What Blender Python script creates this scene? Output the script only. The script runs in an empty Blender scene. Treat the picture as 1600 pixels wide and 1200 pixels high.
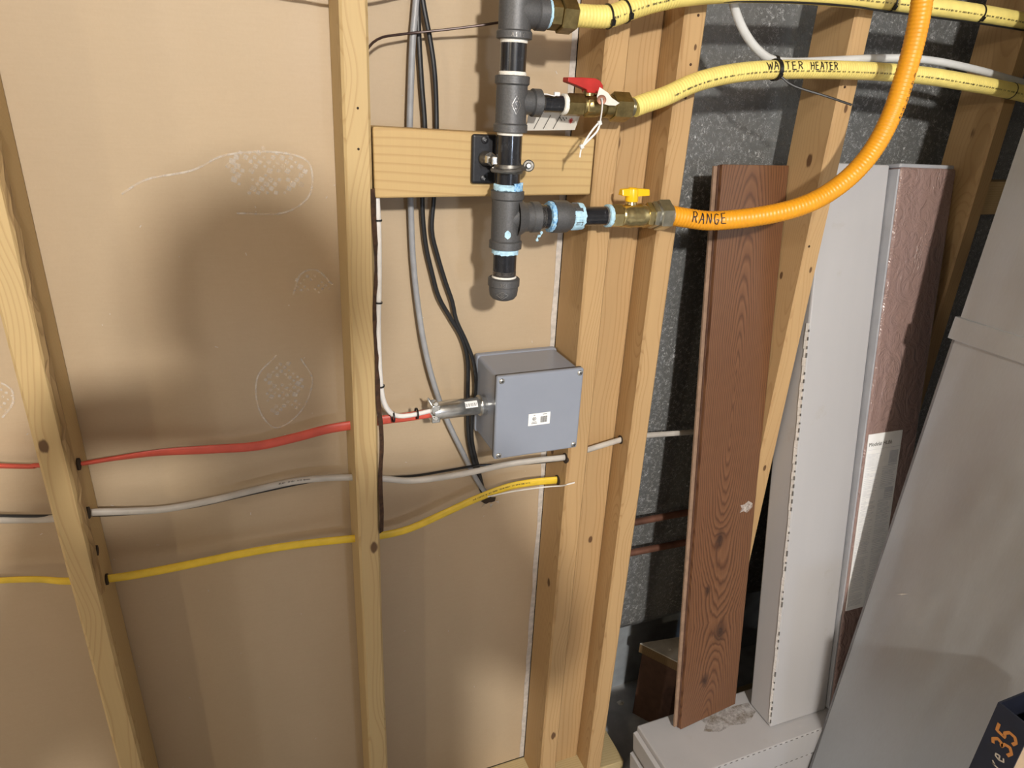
import bpy, bmesh, math, random
from mathutils import Vector, Matrix
from mathutils import noise as mnoise

# ---------------------------------------------------------------- camera, light, exposure
scene = bpy.context.scene
COL = scene.collection
V = Vector
random.seed(7)
cam_data = bpy.data.cameras.new('camera')
cam = bpy.data.objects.new('camera', cam_data)
COL.objects.link(cam)
cam.location = (0.272184, -0.914673, 1.456)
cam.rotation_euler = (1.171038, -0.046614, -0.375414)
cam_data.sensor_width = 36.0
cam_data.lens = 1051.6 / 1600.0 * 36.0
cam_data.clip_start = 0.02
scene.camera = cam

world = bpy.data.worlds.new('world')
scene.world = world
world.use_nodes = True
bg = world.node_tree.nodes['Background']
bg.inputs['Color'].default_value = (0.70, 0.68, 0.66, 1)
bg.inputs['Strength'].default_value = 0.02

def lamp(name, loc, power, color, size):
    d = bpy.data.lights.new(name, 'POINT')
    d.energy = power
    d.color = color
    d.shadow_soft_size = size
    o = bpy.data.objects.new(name, d)
    o.location = loc
    COL.objects.link(o)
    return o
lamp('ceiling_lamp_behind_camera', (0.31, -2.55, 2.22), 285, (1.0, 0.945, 0.865), 0.06)
lamp('ceiling_lamp_far_side', (-3.3, -3.25, 2.15), 84, (1.0, 0.84, 0.60), 0.07)
lamp('ceiling_lamp_near_wall', (-2.6, -1.35, 2.0), 46, (1.0, 0.96, 0.90), 0.07)
lamp('cool_fill_light', (0.80, -2.75, 1.30), 30, (0.68, 0.80, 1.0), 0.09)  # added low cool fill that tints the box lid and cartons bluish

vs = scene.view_settings
vs.view_transform = 'Standard'
vs.look = 'None'
vs.gamma = 1.0
vs.use_curve_mapping = False
vs.exposure = 0.0

# ---------------------------------------------------------------- helpers
def tag(o, label=None, cat=None, group=None, kind=None):
    if label: o['label'] = label
    if cat: o['category'] = cat
    if group: o['group'] = group
    if kind: o['kind'] = kind
    return o

def thing(name, loc, label, cat, group=None):
    o = bpy.data.objects.new(name, None)
    o.empty_display_size = 0.02
    o.location = loc
    COL.objects.link(o)
    return tag(o, label, cat, group)

def frame_from(d, ref=None):
    d = V(d).normalized()
    if ref is None:
        ref = V((0, 0, 1)) if abs(d.z) < 0.9 else V((1, 0, 0))
    ref = V(ref)
    a = (ref - d * ref.dot(d)).normalized()
    b = d.cross(a).normalized()
    return d, a, b

class MB:
    def __init__(self):
        self.v = []; self.f = []; self.sm = []
    def add(self, vs_, fs, smooth=False):
        n = len(self.v)
        self.v += [V(q) for q in vs_]
        for f in fs:
            self.f.append([i + n for i in f]); self.sm.append(smooth)
        return self
    def box(self, lo, hi):
        (x0, y0, z0), (x1, y1, z1) = lo, hi
        return self.hexa([(x0, y0, z0), (x1, y0, z0), (x1, y1, z0), (x0, y1, z0),
                          (x0, y0, z1), (x1, y0, z1), (x1, y1, z1), (x0, y1, z1)])
    def hexa(self, p):
        return self.add(p, [(0, 3, 2, 1), (4, 5, 6, 7), (0, 1, 5, 4), (1, 2, 6, 5), (2, 3, 7, 6), (3, 0, 4, 7)])
    def obox(self, c, ax, ay, az, sx, sy, sz):
        c = V(c); ax = V(ax) * sx / 2; ay = V(ay) * sy / 2; az = V(az) * sz / 2
        return self.hexa([c - ax - ay - az, c + ax - ay - az, c + ax + ay - az, c - ax + ay - az,
                          c - ax - ay + az, c + ax - ay + az, c + ax + ay + az, c - ax + ay + az])
    def lathe(self, o, d, prof, seg=28, smooth=True, ref=None, caps=True):
        o = V(o); d, a, b = frame_from(d, ref)
        vs_ = []; fs = []
        for s, r in prof:
            for k in range(seg):
                t = 2 * math.pi * k / seg
                vs_.append(o + d * s + (a * math.cos(t) + b * math.sin(t)) * r)
        for i in range(len(prof) - 1):
            for k in range(seg):
                k2 = (k + 1) % seg
                fs.append((i * seg + k, i * seg + k2, (i + 1) * seg + k2, (i + 1) * seg + k))
        self.add(vs_, fs, smooth)
        if caps:
            self.add(vs_[:seg], [tuple(range(seg))[::-1]])
            self.add(vs_[-seg:], [tuple(range(seg))])
        return self
    def hexnut(self, o, d, s0, s1, r, ch=0.0015, ref=None):
        return self.lathe(o, d, [(s0, r - ch), (s0 + ch, r), (s1 - ch, r), (s1, r - ch)], 6, False, ref)
    def tube(self, pts, r, seg=14, step=0.01, flat=1.0, caps=True, ref=None, twist=None, raw=False):
        c = pts if raw else spline(pts, step)
        fr = frames(c, ref)
        vs_ = []; fs = []; s = 0.0
        for i, (p, t, a, b) in enumerate(fr):
            if i: s += (p - fr[i - 1][0]).length
            rr = r(s) if callable(r) else r
            tw = twist(i / (len(fr) - 1)) if twist else 0.0
            for k in range(seg):
                th = 2 * math.pi * k / seg
                u, w = math.cos(th) * rr, math.sin(th) * rr * flat
                u, w = u * math.cos(tw) - w * math.sin(tw), u * math.sin(tw) + w * math.cos(tw)
                vs_.append(p + a * u + b * w)
        for i in range(len(fr) - 1):
            for k in range(seg):
                k2 = (k + 1) % seg
                fs.append((i * seg + k, i * seg + k2, (i + 1) * seg + k2, (i + 1) * seg + k))
        self.add(vs_, fs, True)
        if caps:
            self.add(vs_[:seg], [tuple(range(seg))[::-1]])
            self.add(vs_[-seg:], [tuple(range(seg))])
        return self
    def prism(self, poly, o, ax, ay, h):
        o = V(o); ax = V(ax); ay = V(ay); n = ax.cross(ay).normalized() * h
        m = len(poly)
        a = [o + ax * x + ay * y for x, y in poly]
        b = [q + n for q in a]
        self.add(a + b, [tuple(range(m))[::-1], tuple(range(m, 2 * m))] +
                 [(i, (i + 1) % m, m + (i + 1) % m, m + i) for i in range(m)])
        return self
    def build(self, name, mat, parent=None, bevel=0, seg=2, label=None):
        me = bpy.data.meshes.new(name)
        off = parent_origin(parent)
        me.from_pydata([v - off for v in self.v], [], self.f)
        me.polygons.foreach_set('use_smooth', self.sm)
        me.materials.append(M(mat) if isinstance(mat, str) else mat)
        bm = bmesh.new(); bm.from_mesh(me)
        bmesh.ops.remove_doubles(bm, verts=bm.verts, dist=1e-6)
        bmesh.ops.recalc_face_normals(bm, faces=bm.faces)
        if bevel:
            ed = [e for e in bm.edges if len(e.link_faces) == 2 and e.calc_face_angle(0) > 0.5]
            bmesh.ops.bevel(bm, geom=ed, offset=bevel, segments=seg, affect='EDGES', profile=0.5, clamp_overlap=True)
        bm.to_mesh(me); bm.free()
        if any(self.sm): me.set_sharp_from_angle(angle=0.6)
        o = bpy.data.objects.new(name, me)
        COL.objects.link(o)
        if parent: o.parent = parent
        if label: o['label'] = label
        return o

def parent_origin(p):
    off = V((0, 0, 0))
    while p:
        off += V(p.location); p = p.parent
    return off

def spline(pts, step=0.01):
    P = [V(q) for q in pts]
    if len(P) == 2:
        n = max(2, int((P[1] - P[0]).length / step))
        return [P[0].lerp(P[1], i / n) for i in range(n + 1)]
    P = [P[0] * 2 - P[1]] + P + [P[-1] * 2 - P[-2]]
    out = []
    for i in range(1, len(P) - 2):
        p0, p1, p2, p3 = P[i - 1:i + 3]
        n = max(2, int((p2 - p1).length / step))
        for k in range(n):
            t = k / n
            out.append(0.5 * ((2 * p1) + (p2 - p0) * t + (2 * p0 - 5 * p1 + 4 * p2 - p3) * t * t + (3 * p1 - p0 - 3 * p2 + p3) * t ** 3))
    out.append(P[-2])
    return out

def frames(c, ref=None):
    fr = []; a = None
    for i, p in enumerate(c):
        t = (c[min(i + 1, len(c) - 1)] - c[max(i - 1, 0)]).normalized()
        if a is None:
            _, a, b = frame_from(t, ref)
        else:
            a = (a - t * a.dot(t)).normalized()
        if ref is not None:
            r = V(ref); q = r - t * r.dot(t)
            if q.length > 1e-3: a = q.normalized()
        b = t.cross(a).normalized()
        fr.append((p, t, a, b))
    return fr

class Path:                                   # arc-length lookup along a curve
    def __init__(self, pts, step=0.004):
        self.c = spline(pts, step)
        self.s = [0.0]
        for i in range(1, len(self.c)): self.s.append(self.s[-1] + (self.c[i] - self.c[i - 1]).length)
        self.L = self.s[-1]
    def at(self, s):
        s = max(0.0, min(self.L - 1e-6, s))
        lo, hi = 0, len(self.s) - 1
        while hi - lo > 1:
            m = (lo + hi) // 2
            if self.s[m] <= s: lo = m
            else: hi = m
        t = (s - self.s[lo]) / max(1e-9, self.s[hi] - self.s[lo])
        i0, i1 = max(0, lo - 1), min(len(self.c) - 1, hi + 1)
        return self.c[lo].lerp(self.c[hi], t), (self.c[i1] - self.c[i0]).normalized()
    def surf(self, s, w, R, front=(-0.36, -0.86, 0.38)):
        p, t = self.at(s)
        _, a, b = frame_from(t, front)
        up = a.cross(t) if a.cross(t).z > 0 else t.cross(a)
        th = w / R
        n = a * math.cos(th) + up * math.sin(th)
        return p + n * R, n
    def nearest(self, q):
        q = V(q)
        return self.s[min(range(len(self.c)), key=lambda i: (self.c[i] - q).length)]

def ribbon(mb, pts, nrm, width, h=0.0003):
    """a raised flat stroke through points lying on a surface"""
    n = len(pts); L = []; R = []
    for i in range(n):
        t = (pts[min(i + 1, n - 1)] - pts[max(i - 1, 0)]).normalized()
        sd = t.cross(nrm[i]).normalized() * width / 2
        L.append(pts[i] + sd + nrm[i] * h); R.append(pts[i] - sd + nrm[i] * h)
    mb.add(L + R, [(i, i + 1, n + i + 1, n + i) for i in range(n - 1)])

GL = {  # marker strokes, unit box
 'R': [[(0.05, 0), (0.15, 1), (0.6, 1.02), (0.8, 0.78), (0.6, 0.52), (0.12, 0.5)], [(0.3, 0.5), (0.85, 0)]],
 'A': [[(0, 0), (0.45, 1), (0.55, 1), (0.85, 0)], [(0.15, 0.4), (0.75, 0.42)]],
 'N': [[(0.05, 0), (0.08, 1), (0.75, 0.02), (0.85, 1)]],
 'G': [[(0.85, 0.85), (0.6, 1), (0.25, 0.9), (0.05, 0.5), (0.25, 0.08), (0.65, 0.02), (0.85, 0.4), (0.5, 0.42)]],
 'E': [[(0.8, 1), (0.1, 0.98), (0.05, 0.02), (0.85, 0)], [(0.08, 0.5), (0.65, 0.53)]],
 'W': [[(0, 1), (0.2, 0), (0.48, 0.75), (0.7, 0), (1.05, 1)]],
 'T': [[(0, 1), (0.9, 1)], [(0.45, 1), (0.42, 0)]],
 'H': [[(0.1, 1), (0.05, 0)], [(0.8, 1), (0.78, 0)], [(0.06, 0.5), (0.8, 0.52)]],
 'S': [[(0.8, 0.85), (0.5, 1), (0.15, 0.8), (0.35, 0.55), (0.75, 0.4), (0.75, 0.12), (0.4, 0), (0.1, 0.15)]],
 '3': [[(0.1, 0.9), (0.45, 1), (0.8, 0.8), (0.7, 0.58), (0.4, 0.52), (0.8, 0.42), (0.9, 0.15), (0.5, -0.02), (0.05, 0.12)]],
 '5': [[(0.9, 1.02), (0.2, 1), (0.12, 0.55), (0.5, 0.62), (0.85, 0.45), (0.82, 0.15), (0.45, 0), (0.05, 0.12)]],
 'I': [[(0.4, 1), (0.4, 0)]], 'V': [[(0, 1), (0.4, 0), (0.8, 1)]], 'U': [[(0.05, 1), (0.1, 0.15), (0.45, 0), (0.75, 0.2), (0.8, 1)]],
 'D': [[(0.1, 0), (0.1, 1), (0.6, 0.85), (0.8, 0.5), (0.6, 0.12), (0.1, 0)]],
 'i': [[(0.2, 0.6), (0.2, 0.05), (0.35, 0)]], 'r': [[(0.1, 0), (0.15, 0.6), (0.2, 0.4), (0.5, 0.62)]],
 'e': [[(0.1, 0.3), (0.6, 0.35), (0.5, 0.6), (0.2, 0.58), (0.05, 0.3), (0.25, 0), (0.65, 0.1)]],
 ' ': [], }
def dens(line, n=5):
    out = []
    for (x0, y0), (x1, y1) in zip(line, line[1:]):
        out += [(x0 + (x1 - x0) * k / n, y0 + (y1 - y0) * k / n) for k in range(n)]
    return out + [line[-1]]
def write_strokes(mb, text, fn, x0, y0, cw, ch, gap, width, h=0.0003, jitter=0.0):
    x = x0
    for chx in text:
        dj = random.uniform(-1, 1) * jitter; sc = 1 + random.uniform(-1, 1) * jitter * 40
        for line in GL[chx]:
            P = [fn(x + a * cw, y0 + dj + b * ch * sc) for a, b in dens(line)]
            ribbon(mb, [p for p, n in P], [n for p, n in P], width, h)
        x += cw + gap

# ---------------------------------------------------------------- materials
_m = {}
def M(n): return _m[n]
class NT:
    def __init__(self, name):
        self.m = bpy.data.materials.new(name); self.m.use_nodes = True
        self.t = self.m.node_tree; self.n = self.t.nodes; self.l = self.t.links
        self.b = self.n['Principled BSDF']; self.out = self.n['Material Output']
        _m[name] = self.m
    def N(self, ty, **kw):
        o = self.n.new(ty)
        for k, v in kw.items():
            if k in o.inputs and not hasattr(o, k): o.inputs[k].default_value = v
            elif hasattr(o, k): setattr(o, k, v)
            else: o.inputs[k.replace('_', ' ')].default_value = v
        return o
    def link(self, a, b): self.l.new(a, b)
    def coords(self, scale=(1, 1, 1), loc=(0, 0, 0), rot=(0, 0, 0), src='Object'):
        tc = self.N('ShaderNodeTexCoord'); mp = self.N('ShaderNodeMapping')
        mp.inputs['Scale'].default_value = scale; mp.inputs['Location'].default_value = loc; mp.inputs['Rotation'].default_value = rot
        self.link(tc.outputs[src], mp.inputs['Vector'])
        return mp.outputs['Vector']
    def noise(self, vec, scale, detail=4, rough=0.55, dist=0.0):
        o = self.N('ShaderNodeTexNoise')
        o.inputs['Scale'].default_value = scale; o.inputs['Detail'].default_value = detail
        o.inputs['Roughness'].default_value = rough; o.inputs['Distortion'].default_value = dist
        if vec is not None: self.link(vec, o.inputs['Vector'])
        return o.outputs['Fac']
    def ramp(self, fac, stops, interp='LINEAR'):
        o = self.N('ShaderNodeValToRGB'); o.color_ramp.interpolation = interp
        e = o.color_ramp.elements
        while len(e) < len(stops): e.new(0.5)
        for k, (p, c) in enumerate(stops):
            e[k].position = p; e[k].color = (c[0], c[1], c[2], 1) if not isinstance(c, (int, float)) else (c, c, c, 1)
        self.link(fac, o.inputs['Fac']); return o.outputs['Color']
    def math(self, op, a, b=None, c=None, clamp=False):
        o = self.N('ShaderNodeMath'); o.operation = op; o.use_clamp = clamp
        for i, q in enumerate((a, b, c)):
            if q is None: continue
            if isinstance(q, (int, float)): o.inputs[i].default_value = q
            else: self.link(q, o.inputs[i])
        return o.outputs[0]
    def mix(self, fac, a, b, mode='MIX'):
        o = self.N('ShaderNodeMix'); o.data_type = 'RGBA'; o.blend_type = mode
        for s, q in (('Factor', fac), ('A', a), ('B', b)):
            inp = [i for i in o.inputs if i.name == s and i.type == ('VALUE' if s == 'Factor' else 'RGBA')][0]
            if isinstance(q, (int, float)): inp.default_value = q
            elif isinstance(q, tuple): inp.default_value = (q[0], q[1], q[2], 1)
            else: self.link(q, inp)
        return [q for q in o.outputs if q.type == 'RGBA'][0]
    def color(self, c):
        if isinstance(c, tuple): self.b.inputs['Base Color'].default_value = (c[0], c[1], c[2], 1)
        else: self.link(c, self.b.inputs['Base Color'])
    def set(self, **kw):
        for k, v in kw.items():
            inp = self.b.inputs[k.replace('_', ' ')]
            if hasattr(v, 'is_linked') or not isinstance(v, (int, float, tuple)): self.link(v, inp)
            else: inp.default_value = v
        return self
    def bump(self, h, strength=0.3, dist=0.001):
        o = self.N('ShaderNodeBump'); o.inputs['Strength'].default_value = strength; o.inputs['Distance'].default_value = dist
        self.link(h, o.inputs['Height']); self.link(o.outputs['Normal'], self.b.inputs['Normal'])

def plain(name, c, rough=0.5, metal=0.0, var=0.08, nscale=60, bump=0.0, spec=0.5, coat=0.0, trans=0.0):
    t = NT(name)
    v = t.coords()
    n = t.noise(v, nscale, 4)
    lo = tuple(max(0, q * (1 - var)) for q in c); hi = tuple(min(1, q * (1 + var)) for q in c)
    t.color(t.ramp(n, [(0.3, lo), (0.7, hi)]))
    t.set(Roughness=rough, Metallic=metal)
    t.b.inputs['Specular IOR Level'].default_value = spec
    t.b.inputs['Coat Weight'].default_value = coat
    t.b.inputs['Transmission Weight'].default_value = trans
    if bump: t.bump(n, bump, 0.0006)
    return t

def lumber(name, seed, light, dark, knots=(), scale=1.0, axis='Z', offs=0.03):
    """softwood: growth rings cut lengthways, faint fibres, dark knots at given object-space places"""
    t = NT(name)
    rot = {'Z': (0, 0, 0), 'X': (0, math.pi / 2, 0)}[axis]
    v = t.coords(loc=(seed * 1.37, seed * 0.71, seed * 2.9), rot=rot)
    vb = t.coords(rot=rot)
    sx = t.N('ShaderNodeSeparateXYZ'); t.link(vb, sx.inputs[0])
    vz = t.coords(scale=(0.6, 0.6, 1.1), loc=(seed, seed * 3.1, seed * 5.3), rot=rot)
    wob = t.noise(vz, 2.2, 2)
    vf = t.coords(scale=(260, 260, 6), loc=(seed, 0, 0), rot=rot)
    fib = t.noise(vf, 1.0, 3)
    x = t.math('ADD', sx.outputs[0], t.math('MULTIPLY', t.math('SUBTRACT', wob, 0.5), 0.13))
    y = t.math('ADD', sx.outputs[1], offs)
    r = t.math('SQRT', t.math('ADD', t.math('MULTIPLY', x, x), t.math('MULTIPLY', y, y)))
    kn = None
    for (kx, ky, kz, ks) in knots:
        sub = t.N('ShaderNodeVectorMath'); sub.operation = 'DISTANCE'
        src = t.coords(scale=(1, 1, 0.55))
        t.link(src, sub.inputs[0]); sub.inputs[1].default_value = (kx, ky, kz * 0.55)
        d = sub.outputs['Value']
        mr = t.N('ShaderNodeMapRange'); mr.interpolation_type = 'SMOOTHERSTEP'
        t.link(t.math('ADD', d, t.math('MULTIPLY', t.math('SUBTRACT', fib, 0.5), ks * 0.7)), mr.inputs['Value'])
        mr.inputs['From Min'].default_value = ks; mr.inputs['From Max'].default_value = ks * 0.55
        k = mr.outputs[0]
        kn = k if kn is None else t.math('MAXIMUM', kn, k)
        push = t.math('DIVIDE', ks * ks * 0.9, t.math('ADD', d, ks))
        r = t.math('ADD', r, push)
    ring = t.math('FRACT', t.math('MULTIPLY', r, 210.0 * scale))
    band = t.ramp(ring, [(0.0, light), (0.62, light), (0.92, dark), (1.0, light)])
    large = t.noise(t.coords(scale=(3, 3, 1.2), loc=(seed, seed, seed), rot=rot), 2.0, 3)
    c = t.mix(0.55, light, band)
    c = t.mix(t.math('MULTIPLY', fib, 0.35), c, tuple(q * 0.72 for q in light))
    c = t.mix(t.math('MULTIPLY', large, 0.32), c, tuple(min(1, q * f) for q, f in zip(dark, (1.0, 0.92, 0.8))))
    if kn is not None:
        c = t.mix(t.math('MULTIPLY', kn, 0.88), c, (0.075, 0.032, 0.014))
    t.color(c)
    t.set(Roughness=0.62)
    t.b.inputs['Specular IOR Level'].default_value = 0.3
    t.bump(t.math('ADD', fib, t.math('MULTIPLY', ring, 0.2)), 0.22, 0.0006)
    return t.m

def mk_materials():
    # drywall paper face
    t = NT('drywall_paper')
    v = t.coords()
    spk = t.noise(t.coords(scale=(1, 1, 0.7)), 420, 2)
    mott = t.noise(t.coords(scale=(2.4, 1, 1.0)), 4.5, 4)
    fib = t.noise(t.coords(scale=(40, 40, 420)), 1.0, 2)
    c = t.mix(mott, (0.415, 0.320, 0.210), (0.478, 0.374, 0.252))
    c = t.mix(t.math('MULTIPLY', spk, 0.16), c, (0.30, 0.22, 0.14))
    c = t.mix(t.math('MULTIPLY', fib, 0.10), c, (0.62, 0.50, 0.38))
    t.color(c)
    t.set(Roughness=t.ramp(mott, [(0.3, 0.52), (0.7, 0.64)]))
    t.b.inputs['Specular IOR Level'].default_value = 0.42
    t.bump(spk, 0.10, 0.0005)
    # chalky marks on the paper
    t = NT('chalk_mark')
    n = t.noise(t.coords(), 70, 4, 0.65)
    t.color((0.80, 0.76, 0.72)); t.set(Roughness=0.9)
    t.set(Alpha=t.ramp(n, [(0.32, 0.06), (0.66, 0.52)]))
    t = NT('dirt_scuff')
    n = t.noise(t.coords(), 55, 5, 0.75)
    t.color((0.22, 0.17, 0.11)); t.set(Roughness=0.9)
    t.set(Alpha=t.ramp(n, [(0.40, 0.0), (0.72, 0.8)]))
    plain('paper_edge', (0.50, 0.46, 0.42), 0.9, var=0.2, nscale=90)
    plain('concrete_wall', (0.30, 0.33, 0.36), 0.9, var=0.18, nscale=18, bump=0.2)
    plain('concrete_floor', (0.38, 0.385, 0.39), 0.85, var=0.25, nscale=14, bump=0.2)
    plain('ceiling_wood', (0.20, 0.15, 0.10), 0.8, var=0.3, nscale=6)
    plain('room_wall', (0.20, 0.185, 0.17), 0.9, var=0.1, nscale=6)
    # faced glass-fibre blanket
    t = NT('insulation_blanket')
    v = t.coords()
    big = t.noise(t.coords(scale=(6, 6, 3)), 1.0, 3)
    f1 = t.noise(t.coords(scale=(55, 55, 48)), 1.0, 1.0, 0.5, 1.8)
    f2 = t.noise(t.coords(scale=(85, 85, 70), loc=(3, 7, 1)), 1.0, 1.0, 0.5, 2.2)
    f3 = t.noise(t.coords(scale=(60, 60, 75), loc=(9, 2, 5)), 1.0, 1.0, 0.5, 2.0)
    g = t.noise(t.coords(scale=(350, 350, 350)), 1.0, 3)
    gm = t.noise(t.coords(scale=(120, 120, 120), loc=(1, 1, 1)), 1.0, 2)
    ridge = lambda f, c0: t.ramp(t.math('ABSOLUTE', t.math('SUBTRACT', f, c0)), [(0.0, 1.0), (0.016, 0.0)])
    fib = t.math('MAXIMUM', t.math('MAXIMUM', ridge(f1, 0.5), ridge(f2, 0.5)), t.math('MAXIMUM', ridge(f3, 0.45), ridge(f2, 0.6)))
    fib = t.math('MULTIPLY', fib, t.ramp(gm, [(0.44, 0.0), (0.60, 1.0)]))
    fib = t.math('MULTIPLY', fib, t.ramp(big, [(0.30, 0.35), (0.60, 1.0)]))
    m = t.math('ADD', t.math('MULTIPLY', fib, 0.7), t.math('MULTIPLY', g, 0.3))
    base = t.mix(g, (0.055, 0.058, 0.058), (0.16, 0.165, 0.165))
    base = t.mix(t.math('MULTIPLY', big, 0.4), base, (0.13, 0.135, 0.135))
    t.color(t.mix(fib, base, (0.72, 0.74, 0.76)))
    t.set(Roughness=0.42)
    t.bump(m, 0.6, 0.002)
    # iron, pipe, brass, steel
    t = plain('cast_iron', (0.115, 0.117, 0.122), 0.5, 0.55, 0.16, 520, 0.3)
    t = NT('black_pipe')
    n = t.noise(t.coords(scale=(1, 1, 0.5)), 130, 5, 0.7)
    t.color(t.ramp(n, [(0.3, (0.010, 0.011, 0.014)), (0.62, (0.022, 0.024, 0.03)), (0.80, (0.16, 0.165, 0.18))]))
    t.set(Roughness=0.24, Metallic=0.2); t.b.inputs['Coat Weight'].default_value = 0.4
    plain('bare_thread', (0.33, 0.32, 0.31), 0.35, 0.9, 0.4, 300, 0.4)
    plain('brass_aged', (0.30, 0.235, 0.105), 0.34, 0.95, 0.3, 90, 0.12)
    plain('brass_new', (0.56, 0.47, 0.24), 0.24, 0.95, 0.2, 110, 0.12)
    plain('nut_steel', (0.47, 0.46, 0.38), 0.30, 0.95, 0.2, 90, 0.1)
    plain('zinc_steel', (0.62, 0.63, 0.62), 0.27, 0.95, 0.22, 70, 0.08)
    plain('clamp_iron', (0.15, 0.145, 0.135), 0.42, 0.8, 0.3, 160, 0.2)
    plain('thread_tape', (0.80, 0.78, 0.72), 0.7, 0, 0.12, 300, 0.4)
    t = NT('blue_sealant')
    n = t.noise(t.coords(), 210, 4, 0.7)
    t.color(t.ramp(n, [(0.30, (0.03, 0.16, 0.55)), (0.44, (0.22, 0.50, 0.82)), (0.62, (0.46, 0.68, 0.84))]))
    t.set(Roughness=0.6); t.bump(n, 0.8, 0.001)
    plain('pale_sealant', (0.42, 0.66, 0.82), 0.6, 0, 0.2, 200, 0.5)
    plain('black_powder', (0.014, 0.0145, 0.018), 0.42, 0.2, 0.3, 300, 0.1)
    plain('black_plastic', (0.008, 0.008, 0.009), 0.35, 0, 0.2, 100)
    plain('black_cable', (0.011, 0.011, 0.012), 0.34, 0, 0.2, 100)
    plain('brown_wire', (0.050, 0.028, 0.024), 0.35, 0.3, 0.3, 60)
    plain('red_vinyl', (0.42, 0.022, 0.018), 0.36, 0, 0.15, 60)
    plain('yellow_hose', (0.78, 0.65, 0.20), 0.42, 0, 0.08, 40)
    plain('orange_hose', (0.74, 0.315, 0.012), 0.4, 0, 0.06, 40)
    plain('yellow_plastic', (0.86, 0.50, 0.008), 0.3, 0, 0.05, 40)
    plain('red_jacket', (0.55, 0.085, 0.055), 0.42, 0, 0.12, 40)
    plain('yellow_jacket', (0.75, 0.52, 0.035), 0.42, 0, 0.10, 40)
    plain('white_jacket', (0.72, 0.70, 0.68), 0.4, 0, 0.08, 60)
    plain('grey_jacket', (0.30, 0.31, 0.33), 0.4, 0, 0.1, 60)
    plain('dull_white_jacket', (0.47, 0.44, 0.40), 0.45, 0, 0.22, 14)
    plain('marker_ink', (0.012, 0.010, 0.010), 0.5)
    plain('print_ink', (0.03, 0.026, 0.02), 0.6)
    plain('paper_white', (0.88, 0.89, 0.90), 0.6, 0, 0.04, 40)
    plain('paper_tag', (0.72, 0.69, 0.63), 0.6, 0, 0.06, 40)
    plain('red_ink', (0.55, 0.04, 0.03), 0.6)
    plain('grey_ink', (0.62, 0.64, 0.69), 0.7)
    plain('nylon_white', (0.72, 0.72, 0.72), 0.35, 0, 0.05, 40)
    t = plain('clear_tubing', (0.80, 0.82, 0.83), 0.28, 0, 0.05, 40); t.b.inputs['Transmission Weight'].default_value = 0.35
    t.b.inputs['IOR'].default_value = 1.3
    plain('pvc_grey', (0.255, 0.285, 0.350), 0.27, 0, 0.03, 12, 0.02)
    plain('copper_dull', (0.20, 0.095, 0.065), 0.5, 0.55, 0.35, 20, 0.1)
    plain('bark', (0.055, 0.026, 0.013), 0.9, 0, 0.6, 120, 0.8)
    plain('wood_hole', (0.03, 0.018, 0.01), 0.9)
    # galvanised sheet
    t = NT('galvanised_sheet')
    big = t.noise(t.coords(scale=(1.2, 2.5, 1.2)), 2.6, 3)
    fine = t.noise(t.coords(scale=(500, 500, 40)), 1.0, 2)
    vor = t.N('ShaderNodeTexVoronoi'); vor.inputs['Scale'].default_value = 55; t.link(t.coords(), vor.inputs['Vector'])
    c = t.mix(big, (0.50, 0.53, 0.56), (0.64, 0.67, 0.70))
    t.color(t.mix(t.math('MULTIPLY', fine, 0.25), c, (0.38, 0.37, 0.36)))
    t.set(Metallic=0.9, Roughness=t.ramp(big, [(0.3, 0.40), (0.7, 0.52)]))
    wav = t.noise(t.coords(scale=(1, 3.5, 0.9)), 2.2, 2)
    t.bump(wav, 0.35, 0.03)
    plain('galvanised_edge', (0.27, 0.27, 0.28), 0.4, 0.85, 0.15, 30)
    # laminate plank
    t = NT('laminate_print')
    vb = t.coords()
    s = t.N('ShaderNodeSeparateXYZ'); t.link(vb, s.inputs[0])
    wob = t.noise(t.coords(scale=(4, 4, 2.6), loc=(3.3, 1, 7)), 1.0, 3)
    fine = t.noise(t.coords(scale=(90, 90, 5)), 1.0, 4)
    fib = t.noise(t.coords(scale=(420, 420, 9)), 1.0, 2)
    x = t.math('ADD', t.math('SUBTRACT', s.outputs[0], -0.006), t.math('MULTIPLY', t.math('SUBTRACT', wob, 0.5), 0.055))
    zz = t.math('MULTIPLY', t.math('SUBTRACT', t.math('PINGPONG', t.math('ADD', s.outputs[2], 0.22), 0.47), 0.05), 0.135)
    r = t.math('SQRT', t.math('ADD', t.math('MULTIPLY', x, x), t.math('MULTIPLY', zz, zz)))
    r = t.math('ADD', r, t.math('MULTIPLY', fine, 0.005))
    kn = None
    for kx, kz, ks in ((0.012, 0.215, 0.020), (-0.022, 0.105, 0.014), (-0.012, 0.44, 0.017), (-0.035, 0.33, 0.010)):
        sub = t.N('ShaderNodeVectorMath'); sub.operation = 'DISTANCE'
        t.link(t.coords(scale=(1, 0, 0.6)), sub.inputs[0]); sub.inputs[1].default_value = (kx, 0, kz * 0.6)
        d = sub.outputs['Value']
        mr = t.N('ShaderNodeMapRange'); t.link(t.math('ADD', d, t.math('MULTIPLY', t.math('SUBTRACT', fine, 0.5), 0.012)), mr.inputs['Value'])
        mr.inputs['From Min'].default_value = ks; mr.inputs['From Max'].default_value = ks * 0.2
        kn = mr.outputs[0] if kn is None else t.math('MAXIMUM', kn, mr.outputs[0])
        r = t.math('ADD', r, t.math('DIVIDE', ks * ks, t.math('ADD', d, ks * 0.7)))
    ring = t.math('FRACT', t.math('MULTIPLY', r, 215.0))
    c = t.ramp(ring, [(0.0, (0.165, 0.078, 0.036)), (0.5, (0.215, 0.106, 0.050)), (0.82, (0.070, 0.029, 0.014)), (1.0, (0.155, 0.072, 0.034))])
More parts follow.
